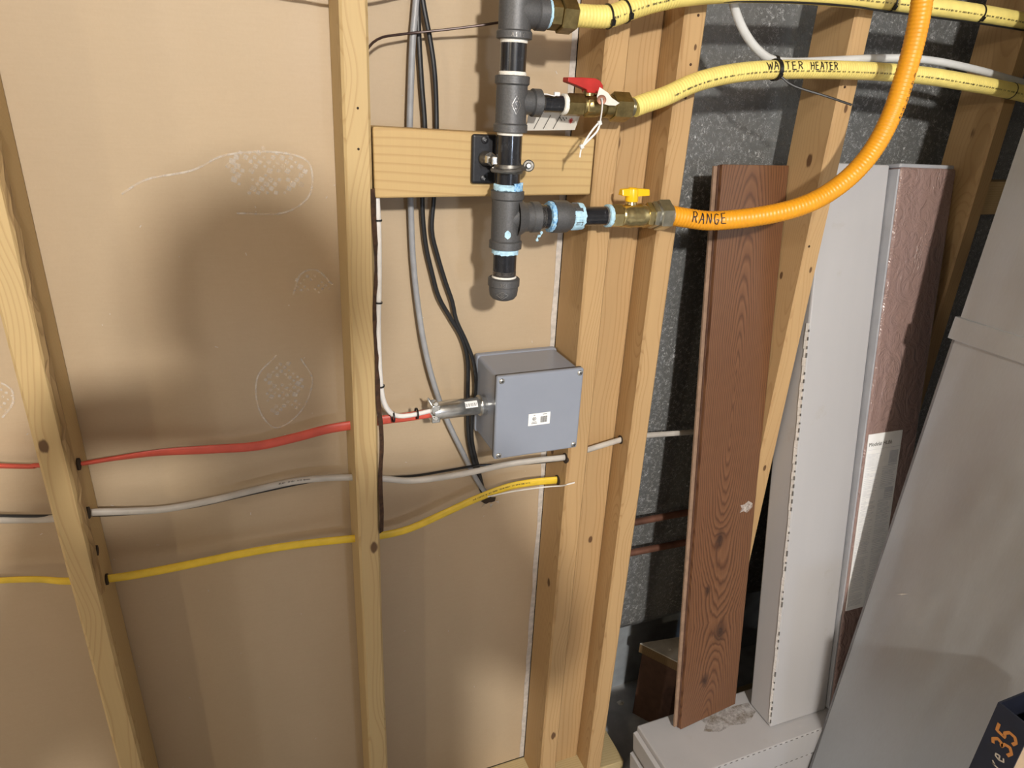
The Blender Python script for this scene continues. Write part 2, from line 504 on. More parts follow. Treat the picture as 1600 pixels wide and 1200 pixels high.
    c = t.mix(t.math('MULTIPLY', fib, 0.55), c, (0.085, 0.033, 0.017))
    c = t.mix(t.math('MULTIPLY', wob, 0.35), c, (0.13, 0.052, 0.026))
    c = t.mix(t.math('MULTIPLY', kn, 0.85), c, (0.030, 0.014, 0.010))
    t.color(c); t.set(Roughness=0.36); t.bump(t.math('ADD', fib, ring), 0.12, 0.0004)
    plain('plank_core', (0.26, 0.17, 0.115), 0.7, 0, 0.2, 60)
    plain('plank_core_dark', (0.10, 0.05, 0.032), 0.7, 0, 0.2, 60)
    # cartons and film
    t = NT('carton_white')
    n = t.noise(t.coords(scale=(14, 14, 2.2)), 1.0, 4)
    d = t.noise(t.coords(scale=(9, 9, 9), loc=(4, 4, 4)), 1.0, 5, 0.7)
    c = t.mix(n, (0.375, 0.372, 0.385), (0.43, 0.427, 0.44))
    c = t.mix(t.ramp(d, [(0.62, 0.0), (0.80, 0.55)]), c, (0.33, 0.29, 0.24))
    t.color(c); t.set(Roughness=0.55); t.bump(n, 0.15, 0.001)
    plain('carton_torn', (0.74, 0.73, 0.72), 0.9, 0, 0.15, 120, 0.3)
    plain('carton_print_dark', (0.12, 0.115, 0.11), 0.7)
    plain('carton_scuff', (0.30, 0.25, 0.18), 0.9, 0, 0.4, 60, 0.2)
    t = NT('brown_film')
    wr = t.noise(t.coords(scale=(26, 26, 20)), 1.0, 3, 0.6, 2.5)
    n = t.noise(t.coords(scale=(60, 60, 1.2)), 1.0, 3)
    t.color(t.mix(n, (0.22, 0.145, 0.128), (0.33, 0.230, 0.210)))
    t.set(Roughness=0.24); t.b.inputs['Coat Weight'].default_value = 0.6; t.b.inputs['Coat Roughness'].default_value = 0.1
    t.bump(wr, 0.9, 0.007)
    plain('film_grey', (0.36, 0.37, 0.40), 0.25, 0, 0.08, 20, 0.05)
    plain('navy_board', (0.0075, 0.010, 0.021), 0.5, 0, 0.2, 30)
    plain('orange_ink', (0.44, 0.175, 0.040), 0.6)
    plain('cream_ink', (0.42, 0.37, 0.30), 0.6)
    plain('kraft_board', (0.42, 0.31, 0.20), 0.8, 0, 0.1, 40)
    plain('scrap_white', (0.60, 0.58, 0.53), 0.7, 0, 0.15, 30)
    plain('cloth_dark', (0.03, 0.035, 0.05), 0.9)
    plain('skin', (0.45, 0.28, 0.20), 0.55)
mk_materials()

# ---------------------------------------------------------------- the room
def struct(o): return tag(o, kind='structure')
struct(MB().box((-4.6, -4.2, -0.05), (2.7, 0.30, 0.0)).build('floor', 'concrete_floor'))
struct(MB().box((-4.6, -4.2, 2.42), (2.7, 0.30, 2.47)).build('ceiling', 'ceiling_wood'))
struct(MB().box((-4.6, 0.23, 0.0), (2.7, 0.30, 2.42)).build('wall_foundation', 'concrete_wall'))
struct(MB().box((-4.65, -4.2, 0.0), (-4.6, 0.23, 2.42)).build('wall_left', 'room_wall'))
struct(MB().box((2.65, -4.2, 0.0), (2.70, 0.23, 2.42)).build('wall_right', 'room_wall'))
struct(MB().box((-4.6, -4.25, 0.0), (2.65, -4.2, 2.42)).build('wall_back', 'room_wall'))
dry = MB().box((-2.6, 0.0895, 0.039), (0.763, 0.102, 2.40)).build('wall_drywall', 'drywall_paper')
struct(dry)
e = MB()
n = 60
pv = []
for i in range(n + 1):
    z = 0.04 + 2.3 * i / n
    pv += [(0.7635 + 0.004, 0.0885, z), (0.7585 + random.uniform(-0.0022, 0.0015), 0.0888, z)]
e.add(pv, [(2 * i, 2 * i + 1, 2 * i + 3, 2 * i + 2) for i in range(n)])
e.build('paper_edge', 'paper_edge', dry)
# scuffed shoe prints left on the paper
def shoe_print(outline, diamonds, seed):
    rnd = random.Random(seed)
    mb = MB()
    P = [V(q) - V((0, 0.0006, 0)) for q in outline]
    P = spline(P, 0.006)
    ribbon(mb, P, [V((0, -1, 0))] * len(P), 0.0026, 0.0003)
    for (x, y, z), s in diamonds:
        s *= rnd.uniform(0.75, 1.15); a = rnd.uniform(0.2, 0.5)
        c, sn = math.cos(a) * s, math.sin(a) * s
        mb.add([(x + c, 0.0888, z + sn), (x - sn, 0.0888, z + c), (x - c, 0.0888, z - sn), (x + sn, 0.0888, z - c)], [(0, 1, 2, 3)])
    return mb
def diamond_field(c, w, h, step, seed, size):
    rnd = random.Random(seed); out = []
    i = 0; z = -h
    while z < h:
        x = -w + (step / 2 if i % 2 else 0)
        while x < w:
            if (x / w) ** 2 + (z / h) ** 2 < 1 and rnd.random() < 0.75:
                out.append(((c[0] + x, c[1], c[2] + z), size * rnd.uniform(0.5, 1.1)))
            x += step
        z += step * 0.5; i += 1
    return out
sp = shoe_print([(0.1388,0.0888,1.3222), (0.1706,0.0888,1.3404), (0.2243,0.0888,1.3519), (0.2650,0.0888,1.3709), (0.3211,0.0888,1.3767), (0.3659,0.0888,1.3684), (0.3754,0.0888,1.3457), (0.3665,0.0888,1.3156), (0.3308,0.0888,1.2958), (0.2728,0.0888,1.2965)],
                diamond_field((0.3146,0.0888,1.3495), .052, .032, .0115, 3, .0046), 3)
sp.build('shoe_scuff', 'chalk_mark', dry, label='pale shoe print with diamond tread on the brown paper')
sp = shoe_print([(0.3063,0.0888,1.0871), (0.2761,0.0888,1.0540), (0.2739,0.0888,1.0012), (0.2961,0.0888,0.9674), (0.3344,0.0888,0.9912), (0.3551,0.0888,1.0401), (0.3407,0.0888,1.0787)],
                diamond_field((0.3118,0.0888,1.0310), .030, .045, .0115, 5, .0044), 5)
sp.build('shoe_scuff', 'chalk_mark', dry)
sp = shoe_print([(0.3372,0.0888,1.1791), (0.3501,0.0888,1.2089), (0.3729,0.0888,1.2136), (0.3945,0.0888,1.1905)], diamond_field((0.3651,0.0888,1.1910), .026, .016, .010, 6, .003), 6)
sp.build('shoe_scuff', 'chalk_mark', dry)
sp = shoe_print([(-0.0393,0.0888,1.0806), (-0.0300,0.0888,1.0703), (-0.0327,0.0888,1.0500), (-0.0481,0.0888,1.0311)], diamond_field((-0.0429,0.0888,1.0560), .014, .02, .010, 8, .003), 8)
sp.build('shoe_scuff', 'chalk_mark', dry)
ch = MB()
rnd = random.Random(11)
for _ in range(70):
    x = rnd.uniform(-0.05, 0.74); z = rnd.uniform(0.25, 1.5); L = rnd.uniform(0.001, 0.005); a = rnd.uniform(0, 3.14)
    ribbon(ch, [V((x, 0.0888, z)), V((x + L * math.cos(a), 0.0888, z + L * math.sin(a)))], [V((0, -1, 0))] * 2, 0.0013, 0.0004)
tag(ch.build('paper_nicks', 'paper_edge', dry), kind='stuff')

# insulation blanket, soft and slightly quilted
bl = MB()
nx, nz = 70, 90
bx0, bx1, bz0, bz1 = 0.80, 2.60, 0.262, 2.41
vv = []
for j in range(nz + 1):
    for i in range(nx + 1):
        x = bx0 + (bx1 - bx0) * i / nx; z = bz0 + (bz1 - bz0) * j / nz
        q = mnoise.noise(V((x * 4, 0.3, z * 3))) * 0.010 + mnoise.noise(V((x * 13, 1.3, z * 9))) * 0.0035
        edge = max(0, 1 - (z - bz0) / 0.05)
        vv.append((x, 0.142 + q + 0.05 * edge * edge, z))
fs = [(j * (nx + 1) + i, j * (nx + 1) + i + 1, (j + 1) * (nx + 1) + i + 1, (j + 1) * (nx + 1) + i) for j in range(nz) for i in range(nx)]
bl.add(vv, fs, True)
nb = len(vv)
back = [(x, 0.228, z) for (x, y, z) in vv]
bl.add(back, [f[::-1] for f in fs])
rim = [i for i in range(nx + 1)]
bl.add([vv[i] for i in rim] + [back[i] for i in rim], [(i, i + 1, nx + 2 + i, nx + 1 + i) for i in range(nx)])
b = bl.build('insulation_blanket', 'insulation_blanket')
tag(b, 'dark grey fibreglass insulation blanket hung on the foundation wall behind the studs', 'insulation')

# ---------------------------------------------------------------- framing lumber
LP = (0.56, 0.42, 0.215); DP = (0.38, 0.245, 0.105)      # pale yellow pine
LO = (0.50, 0.338, 0.168); DO = (0.30, 0.165, 0.068)      # warmer fir
def stud(name, xb, xt, w, z0, z1, y0, y1, light, dark, seed, label, knots=(), wob=0.0, scale=1.0, bev=0.0035, cat='stud', offs=0.03):
    m = lumber('lumber_%s_%d' % (name, seed), seed, light, dark, knots, scale, offs=offs)
    mb = MB(); n = 24
    vs_ = []; fs = []
    for k in range(n + 1):
        t = k / n; z = z0 + (z1 - z0) * t
        x = xb + (xt - xb) * t + wob * math.sin(z * 3.1 + seed)
        a = wob * 0.8 * math.sin(z * 4.3 + seed * 2)
        ww = w + wob * 0.6 * math.sin(z * 5 + seed)
        b_ = bev
        ring = [(x + b_, y0 + a), (x + ww - b_, y0 + a), (x + ww, y0 + a + b_), (x + ww, y1 - b_), (x + ww - b_, y1), (x + b_, y1), (x, y1 - b_), (x, y0 + a + b_)]
        vs_ += [(p[0], p[1], z) for p in ring]
    for k in range(n):
        for i in range(8):
            fs.append((k * 8 + i, k * 8 + (i + 1) % 8, (k + 1) * 8 + (i + 1) % 8, (k + 1) * 8 + i))
    fs += [tuple(range(8))[::-1], tuple(range(n * 8, n * 8 + 8))]
    mb.add(vs_, fs)
    o = mb.build(name, m)
    # give the stud its own origin at its foot so the grain is cut in its own space
    off = V((xb + w / 2, (y0 + y1) / 2, z0))
    for v in o.data.vertices: v.co -= off
    o.location = off
    tag(o, label, cat, 'wall studs')
    return o, off
PT = 0.038
ZT = 2.40
left, o1 = stud('wall_stud', 0.0055, 0.004, 0.0335, PT, ZT, 0.0, 0.089, LP, DP, 1, 'knotty pine stud at the left edge that the red cable passes through', [(-0.008, -0.045, 0.985, 0.0065), (0.0, -0.0445, 1.38, 0.006)], 0.0012)
cen, o2 = stud('wall_stud', 0.398, 0.414, 0.0345, PT, ZT, 0.0, 0.089, LP, DP, 2, 'bowed pine stud with a dark bark edge left of the grey junction box', [(0.010, -0.0445, 0.735, 0.008)], 0.0018)
s1, o3 = stud('wall_stud', 0.768, 0.7665, 0.0385, PT, ZT, 0.0, 0.0885, LO, DO, 3, 'fir stud that carries the grey junction box on its side', [(-0.02, -0.01, 0.55, 0.007), (0.004, -0.044, 0.16, 0.007), (-0.019, 0.02, 0.83, 0.008)], 0.0004)
fl, o4 = stud('flat_stud', 0.8075, 0.8065, 0.082, PT, ZT, 0.050, 0.0885, LO, DO, 4, 'wide flat stud set back between the two front studs of the triple post', [(-0.02, -0.019, 1.365, 0.009), (0.012, -0.019, 0.62, 0.006)], 0.0, 0.6, offs=0.012)
s3, o5 = stud('wall_stud', 0.8895, 0.8905, 0.0365, PT, ZT, 0.0, 0.089, LO, DO, 5, 'right hand stud of the triple post, beside the dark insulation', [(0.006, -0.0445, 1.5, 0.003)], 0.0004)
s4, o6 = stud('wall_stud', 1.203, 1.205, 0.0365, PT, ZT, 0.0, 0.089, LO, (0.36, 0.215, 0.10), 6, 'pine stud between the red-brown plank and the tall white carton', [(-0.019, -0.01, 1.345, 0.008), (0.004, -0.0445, 1.43, 0.005), (0.0, -0.0445, 0.75, 0.005), (-0.018, 0.0, 1.14, 0.005), (0.005, -0.0445, 1.16, 0.004)], 0.0003)
s5, o7 = stud('wall_stud', 1.606, 1.594, 0.038, PT, ZT, 0.0, 0.089, LO, (0.36, 0.215, 0.10), 7, 'stud at the far right, behind the edge of the metal duct', [(-0.019, -0.005, 1.40, 0.010)], 0.0005)
# bark (wane) along the right arris of the bowed stud
bk = MB()
bp = [V((0.4325 + 0.0022 * math.sin(z * 9) - 0.004 * (1 if 0 else 0), -0.0008, z)) for z in [0.80 + 0.018 * k for k in range(31)]]
vs_ = []
for k, q in enumerate(bp):
    t = k / (len(bp) - 1)
    x = 0.4325 + 0.008 * q.z / 1.4 + 0.0016 * math.sin(q.z * 21) + 0.0012 * math.sin(q.z * 47)
    vs_ += [(x - 0.0016, -0.0022, q.z), (x + 0.0062, 0.0032 + 0.001 * math.sin(k * 2.1), q.z), (x + 0.0075, 0.020, q.z)]
bk.add(vs_, [f for k in range(len(bp) - 1) for f in ((3 * k, 3 * k + 1, 3 * k + 4, 3 * k + 3), (3 * k + 1, 3 * k + 2, 3 * k + 5, 3 * k + 4))])
bk.build('bark_edge', 'bark', cen, label='dark brown bark left on the edge of the stud')
# rough wane on the left stud
wk = MB(); vs_ = []
for k in range(40):
    z = 0.78 + 0.019 * k
    j = 0.0012 * math.sin(z * 60) + 0.001 * math.sin(z * 133)
    vs_ += [(0.0372 + j, -0.0004, z), (0.0408 + j, 0.006 + 2 * j, z), (0.0402, 0.016, z)]
wk.add(vs_, [f for k in range(39) for f in ((3 * k, 3 * k + 1, 3 * k + 4, 3 * k + 3), (3 * k + 1, 3 * k + 2, 3 * k + 5, 3 * k + 4))])
wk.build('rough_edge', lumber('lumber_wane', 21, (0.42, 0.29, 0.14), (0.16, 0.09, 0.04)), left)

# cross block that carries the pipe
cb = MB().hexa([(0.4445, 0.0, 1.3275), (0.7645, 0.0, 1.331), (0.7645, 0.038, 1.331), (0.4445, 0.038, 1.3275),
                (0.4445, 0.0, 1.4165), (0.7645, 0.0, 1.410), (0.7645, 0.038, 1.410), (0.4445, 0.038, 1.4165)])
o = cb.build('blocking_board', lumber('lumber_block', 12, (0.55, 0.40, 0.19), (0.36, 0.22, 0.09), axis='X', scale=0.45, knots=[(0.45, -0.02, 1.33, 0.004)]), bevel=0.003)
tag(o, 'short horizontal pine board nailed between two studs behind the gas pipe', 'board')
# sole plates
for nm, x0, x1, lb in (('sole_plate', -2.4, 0.988, 'sole plate lying on the floor under the brown drywall and triple post'), ('sole_plate', 1.196, 2.5, 'sole plate lying on the floor under the right hand studs')):
    o = MB().box((x0, 0.001, 0.0), (x1, 0.0895, PT - 0.0005)).build(nm, lumber('lumber_plate%d' % int(x1), 15 + int(x1), (0.52, 0.42, 0.24), (0.34, 0.26, 0.10), axis='X'), bevel=0.002)
    tag(o, lb, 'lumber')
# short blocking seen right of the last stud
o = MB().box((1.645, 0.012, 1.288), (1.80, 0.05, 1.352)).build('blocking_board', lumber('lumber_nib', 18, (0.62, 0.46, 0.25), DP, axis='X'), bevel=0.002)
tag(o, 'short wood block between the far right stud and the metal duct', 'board')
# small nail heads and dimples on the studs
def dots(parent, pts, r, mat, d=(0, -1, 0)):
    for q in pts:
        MB().lathe(V(q) , d, [(-0.001, r), (0.0006, r), (0.0009, r * 0.6)], 10).build('nail', mat, parent)
dots(cen, [(0.4264,-0.0005,1.4373), (0.4252,-0.0005,1.3889)], 0.0016, 'wood_hole')
dots(s3, [(0.9112,-0.0003,1.5786), (0.9095,-0.0003,1.5151), (0.9085,-0.0003,1.4703)], 0.002, 'bark')
dots(s4, [(1.2123,-0.0003,1.5001), (1.2101,-0.0003,1.2410)], 0.0022, 'bark')

# ---------------------------------------------------------------- black iron gas pipe
AX, AY = 0.617, -0.038
gp = thing('gas_pipe', (AX, AY, 1.191), 'vertical black iron gas pipe with three tees and a rounded end cap', 'pipe')
UPZ = V((0, 0, 1)); RX = V((1, 0, 0))
FRONT = V((-0.36, -0.93, 0))
def vert(name, prof, mat, label=None):
    return MB().lathe((AX, AY, 0), UPZ, prof, 36).build(name, mat, gp, label=label)
def cyl_fn(R, cz, cth=0.0):
    base = math.atan2(FRONT.y, FRONT.x) + cth
    def fn(x, y):
        th = base + x / R
        n = V((math.cos(th), math.sin(th), 0))
        return V((AX, AY, cz + y)) + n * R, n
    return fn
def tee(zc, z0, z1, body, band, hband, branch):
    prof = [(z0, band * 0.9), (z0 + 0.001, band), (z0 + hband, band), (z0 + hband + 0.002, body), (z1 - hband - 0.002, body), (z1 - hband, band), (z1 - 0.001, band), (z1, band * 0.9)]
    o = vert('tee', prof, 'cast_iron')
    br = MB().lathe((AX, AY, zc), RX, branch, 32)
    br.build('branch', 'cast_iron', o)
    return o
t1 = tee(1.557, 1.5251, 1.592, 0.0205, 0.0225, 0.0085, [(0.0, 0.0205), (0.021, 0.0190), (0.0265, 0.0180), (0.028, 0.0200), (0.040, 0.0200), (0.041, 0.0180)])
t2 = tee(1.4535, 1.4162, 1.4843, 0.0202, 0.0224, 0.0095, [(0.0, 0.018), (0.021, 0.0150), (0.0275, 0.0145), (0.029, 0.0172), (0.0395, 0.0172), (0.0405, 0.015)])
t3 = tee(1.3065, 1.2640, 1.3430, 0.0208, 0.0228, 0.0105, [(0.0, 0.0207), (0.016, 0.0212), (0.022, 0.0200), (0.034, 0.0195), (0.036, 0.0212), (0.0465, 0.0212), (0.0475, 0.0185)])
# fillets at the full-size tee
MB().lathe((AX, AY, 1.3065), RX, [(0.010, 0.029), (0.019, 0.0245), (0.026, 0.0205)], 32, caps=False).build('fillet', 'cast_iron', t3)
RP = 0.0166
vert('nipple', [(1.4843, RP), (1.5251, RP)], 'black_pipe')
vert('nipple', [(1.343, RP), (1.4162, RP)], 'black_pipe')
vert('nipple', [(1.216, RP), (1.264, RP)], 'black_pipe')
vert('nipple', [(1.592, RP), (2.41, RP)], 'black_pipe')
def tape(z0, z1, mat, r=RP + 0.0012, a0=0, a1=6.2832, rag=0.0008, seed=0):
    rnd = random.Random(seed); mb = MB(); n = 40; vs_ = []
    for k in range(n + 1):
        th = a0 + (a1 - a0) * k / n
        d = V((math.cos(th), math.sin(th), 0))
        for z, rr in ((z0 - 0.001, RP), (z0 + rnd.uniform(-rag, rag), r), (z1 + rnd.uniform(-rag, rag) * 2, r), (z1 + 0.002, RP)):
            vs_.append(V((AX, AY, z)) + d * rr)
    mb.add(vs_, [(4 * k + i, 4 * k + i + 1, 4 * k + 5 + i, 4 * k + 4 + i) for k in range(n) for i in range(3)], True)
    return mb.build('thread_tape', mat, gp)
tape(1.5222, 1.5250, 'thread_tape', RP + .0007, seed=1)
tape(1.4845, 1.4868, 'thread_tape', RP + 0.0010, seed=2)
tape(1.4138, 1.4160, 'thread_tape', RP + 0.0006, seed=3)
tape(1.3435, 1.3490, 'pale_sealant', RP + 0.003, seed=4, rag=0.0012)
tape(1.3440, 1.3510, 'blue_sealant', RP + 0.0038, -1.5, -0.2, 0.0015, 5)
tape(1.2575, 1.2635, 'pale_sealant', RP + 0.0022, seed=6, rag=0.0014)
vert('thread', [(1.2242 + k * 0.0016 + q, RP + (0.0004 if q == 0 else -0.0004)) for k in range(6) for q in (0, 0.0008)], 'bare_thread')
tape(1.2215, 1.2240, 'thread_tape', RP + 0.001, seed=7)
cap = vert('end_cap', [(1.190, 0.004), (1.1905, 0.011), (1.193, 0.0165), (1.1975, 0.0198), (1.205, 0.0208), (1.2105, 0.0209), (1.2115, 0.0226), (1.2215, 0.0226), (1.2232, 0.0205), (1.2232, 0.016)], 'cast_iron', 'rounded cast iron end cap with a raised diamond mark')
# raised foundry marks
def diamond_mark(parent, R, cz, w, h, cth, th=0.0009):
    fn = cyl_fn(R, cz, cth); mb = MB()
    q = dens([(-w, 0), (0, h), (w, 0), (0, -h), (-w, 0)], 6)
    P = [fn(*p) for p in q]
    ribbon(mb, [p for p, n in P], [n for p, n in P], th, 0.0005)
    write_strokes(mb, 'S', fn, -w * 0.38, -h * 0.42, w * 0.8, h * 0.85, 0, th, 0.0005)
    mb.build('foundry_mark', 'bare_thread', parent)
diamond_mark(t2, 0.0203, 1.450, 0.0058, 0.0110, 0.32)
diamond_mark(cap, 0.0209, 1.2015, 0.0085, 0.0052, -0.05, 0.0007)
mb = MB()
fn = cyl_fn(0.0226, 1.529, 0.25)
write_strokes(mb, 'AIIV', lambda x, y: fn(-x, -y), -0.007, -0.0028, 0.0032, 0.0045, 0.0012, 0.0006, 0.0004)
fn2 = cyl_fn(0.0227, 1.215, -0.05)
write_strokes(mb, '35I', fn2, -0.004, -0.001, 0.003, 0.0042, 0.0008, 0.0006, 0.0004)
mb.build('foundry_mark', 'bare_thread', gp)['kind'] = 'stuff'
# blue dab on the bottom tee
mb = MB(); fn = cyl_fn(0.0209, 1.2865, 0.12)
pv = [fn(0.0042 * math.cos(k * 0.5236) * (1 + 0.12 * math.sin(3 * k)), 0.0056 * math.sin(k * 0.5236) * (1 + 0.1 * math.cos(2 * k))) for k in range(12)]
mb.add([p + n * 0.0007 for p, n in pv], [tuple(range(12))])
mb.build('sealant_dab', 'pale_sealant', gp, label='small pale blue dab of sealant')
# bottom branch: close nipple, reducer, nipple
ZB = 1.3065
def horiz(name, z, prof, mat, seg=32, parent=None, label=None):
    return MB().lathe((0, AY, z), RX, prof, seg).build(name, mat, parent or gp, label=label)
horiz('nipple', ZB, [(0.660, RP), (0.690, RP)], 'black_pipe')
horiz('thread', ZB, [(0.6655 + k * 0.0015 + q, RP + (0.0004 if q == 0 else -0.0005)) for k in range(5) for q in (0, 0.00075)], 'bare_thread')
red = horiz('reducer', ZB, [(0.6845, 0.0195), (0.6855, 0.0226), (0.697, 0.0226), (0.707, 0.0222), (0.713, 0.0190), (0.7165, 0.0182), (0.727, 0.0182), (0.729, 0.016)], 'cast_iron', label='bell reducer smeared with blue sealant')
mb = MB()
for k in range(6):
    th = k * 1.047 + 0.4
    d = V((0, math.cos(th), math.sin(th)))
    mb.obox(V((0.7215, AY, ZB)) + d * 0.0182, RX, d, RX.cross(d), 0.011, 0.0022, 0.006)
mb.build('rib', 'cast_iron', red, bevel=0.0006)
def xring(x0, x1, r, r0, mat, parent, seed, rag=0.001, a0=0, a1=6.2832, z=ZB, name='sealant_ring'):
    rnd = random.Random(seed); mb = MB(); n = 40; vs_ = []
    for k in range(n + 1):
        th = a0 + (a1 - a0) * k / n
        d = V((0, math.cos(th), math.sin(th)))
        for x, rr in ((x0 - 0.0008, r0), (x0 + rnd.uniform(-rag, rag), r + rnd.uniform(-rag, rag) * 0.5), (x1 + rnd.uniform(-rag, rag), r), (x1 + 0.0008, r0)):
            vs_.append(V((x, AY, z)) + d * rr)
    mb.add(vs_, [(4 * k + i, 4 * k + i + 1, 4 * k + 5 + i, 4 * k + 4 + i) for k in range(n) for i in range(3)], True)
    return mb.build(name, mat, parent)
xring(0.6795, 0.6848, 0.0212, RP, 'blue_sealant', gp, 21, 0.0014)
xring(0.7245, 0.7312, 0.0188, 0.0130, 'pale_sealant', gp, 22, 0.0014)
xring(0.7140, 0.7250, 0.0194, 0.0180, 'pale_sealant', gp, 24, 0.0012, 2.6, 4.4)
R34 = 0.0134
horiz('nipple', ZB, [(0.727, R34), (0.786, R34)], 'black_pipe')
horiz('thread', ZB, [(0.7305, R34 + 0.0003), (0.7345, R34 + 0.0003)], 'bare_thread')
horiz('thread', ZB, [(0.7695, R34 + 0.0003), (0.7735, R34 + 0.0003)], 'bare_thread')
xring(0.7735, 0.7790, 0.0163, R34, 'pale_sealant', gp, 23, 0.0006)
# hanging curl of sealant under the bottom tee
MB().tube([(0.665, -0.052, 1.289), (0.663, -0.054, 1.284), (0.658, -0.055, 1.282), (0.6575, -0.055, 1.276)], lambda s: 0.0014 + 0.001 * math.sin(s * 900), 8, 0.0015).build('sealant_curl', 'pale_sealant', gp)
# middle branch: half-inch nipple
ZM = 1.4535
R12 = 0.0107
horiz('nipple', ZM, [(0.655, R12), (0.700, R12)], 'black_pipe', 24)
horiz('thread', ZM, [(0.657 + k * 0.0014 + q, R12 + (0.0004 if q == 0 else -0.0003)) for k in range(4) for q in (0, 0.0007)], 'bare_thread', 24)
xring(0.6895, 0.6945, 0.0132, R12, 'thread_tape', gp, 31, 0.0004, z=ZM, name='thread_tape')
# top branch: sealant ring
ZU = 1.5575
xring(0.6590, 0.6620, 0.0172, 0.012, 'pale_sealant', gp, 33, 0.0006, z=ZU)

# pipe bracket: plate, stud, split ring
br = thing('pipe_bracket', (0.592, 0.0, 1.379), 'black steel bracket plate with a grey split ring holding the gas pipe', 'bracket')
pl = MB().box((0.5755, -0.0085, 1.3475), (0.611, -0.0005, 1.4115)).build('mounting_plate', 'black_powder', br, bevel=0.0035, seg=3)
for z in (1.4045, 1.3545):
    s = MB().lathe((0.5925, -0.0085, z), (0, -1, 0), [(-0.001, 0.0052), (0.0012, 0.0050), (0.0022, 0.0032)], 16).build('plate_screw', 'black_powder', br)
    mb = MB()
    for a in (0.3, 1.87):
        mb.obox((0.5925, -0.0108, z), (math.cos(a), 0, math.sin(a)), (0, 1, 0), (-math.sin(a), 0, math.cos(a)), 0.0042, 0.0006, 0.0009)
    mb.build('cross_slot', 'bare_thread', s)
MB().lathe((0.5935, -0.0085, 1.381), (0.25, -1, 0), [(0, 0.0098), (0.004, 0.0098), (0.010, 0.0075), (0.0105, 0.006), (0.024, 0.006)], 20).build('boss', 'clamp_iron', br)
MB().hexnut((0.596, -0.018, 1.381), (0.25, -1, 0), 0.0, 0.008, 0.0088).build('nut', 'zinc_steel', br)
MB().obox((0.601, -0.034, 1.380), (0.9, -0.2, 0), (0.2, 0.9, 0), (0, 0, 1), 0.014, 0.005, 0.011).build('eye', 'zinc_steel', br, bevel=0.0015)
rg = MB().lathe((AX, AY, 0), UPZ, [(1.3655, RP + 0.0005), (1.3655, RP + 0.0022), (1.3685, RP + 0.0032), (1.3735, RP + 0.0032), (1.3765, RP + 0.0022), (1.3765, RP + 0.0005)], 36, caps=False).build('ring', 'clamp_iron', br)
MB().tube([(AX - 0.021, AY - 0.002, 1.371), (AX - 0.026, AY - 0.009, 1.3695), (AX - 0.012, AY - 0.0205, 1.369), (AX + 0.004, AY - 0.0215, 1.3705), (AX + 0.018, AY - 0.0125, 1.3725)], 0.0028, 10, 0.003).build('ring_strap', 'clamp_iron', br)
ear = MB().lathe((AX + 0.0255, AY - 0.008, 1.3755), (-0.35, -0.93, 0.1), [(-0.010, 0.0075), (0.002, 0.0078), (0.003, 0.0065)], 18).build('ear', 'clamp_iron', br)
MB().lathe((AX + 0.0255, AY - 0.008, 1.3755), (-0.35, -0.93, 0.1), [(0.003, 0.0042), (0.0045, 0.0042), (0.006, 0.0026)], 14).build('ear_screw', 'zinc_steel', ear)

# ---------------------------------------------------------------- ball valves
def valve(z, x0, spec, label, name='ball_valve'):
    return thing(name, (x0, AY, z), label, 'valve')
rv = valve(ZM, 0.694, None, 'aged brass ball valve with a red lever on the middle branch')
def hx(z, s0, s1, r, mat, par, nm='hex_end', tw=0.35):
    return MB().hexnut((0, AY, z), RX, s0, s1, r, ref=(0, -math.sin(tw), math.cos(tw))).build(nm, mat, par)
hx(ZM, 0.6945, 0.7190, 0.0152, 'brass_aged', rv)
MB().lathe((0, AY, ZM), RX, [(0.7185, 0.0120), (0.7225, 0.0120), (0.7260, 0.0138), (0.7340, 0.0150), (0.7425, 0.0142), (0.7455, 0.0128), (0.7640, 0.0130)], 28).build('body', 'brass_aged', rv)
hx(ZM, 0.7225, 0.7345, 0.0152, 'brass_aged', rv, 'hex_flat', 0.0)
MB().lathe((0.728, AY, ZM), UPZ, [(0.012, 0.0080), (0.019, 0.0075), (0.0225, 0.0058), (0.027, 0.0055)], 16).build('stem', 'brass_aged', rv)
hp = [(-.046, .0345), (-.046, .0415), (-.020, .0425), (.004, .0425), (.013, .0395), (.0195, .0325), (.0195, .0265), (.015, .0225), (.0145, .0200), (-.0085, .0200), (-.010, .0245), (-.030, .0305)]
hp = [(x * .80, .0205 + (z - .0205) * .80) for x, z in hp]
hd = MB().prism(hp, (0.7285, AY + .0085, ZM - .0045), (1, 0, 0), (0, 0, 1), .017).build('lever', 'red_vinyl', rv, bevel=.003)
yv = valve(ZB, 0.779, None, 'shiny brass ball valve with a yellow tee handle on the bottom branch')
hx(ZB, 0.7790, 0.7960, 0.0178, 'brass_new', yv, tw=0.25)
MB().lathe((0, AY, ZB), RX, [(0.7955, 0.0160), (0.7975, 0.0168), (0.800, 0.0162), (0.806, 0.0175), (0.814, 0.0182), (0.820, 0.0172), (0.823, 0.0178), (0.833, 0.0176), (0.8365, 0.0160), (0.850, 0.0160)], 30).build('body', 'brass_new', yv)
hx(ZB, 0.8375, 0.8470, 0.0192, 'brass_new', yv, 'packing_nut', 0.1)
MB().lathe((0.8125, AY, ZB), UPZ, [(0.013, 0.0090), (0.0195, 0.0082), (0.022, 0.0070)], 18).build('stem', 'brass_new', yv)
hb = MB().lathe((0.8125, AY, ZB), UPZ, [(0.0205, 0.0092), (0.022, 0.0098), (0.033, 0.0090), (0.038, 0.0080), (0.040, 0.0055)], 20).build('handle_hub', 'yellow_plastic', yv)
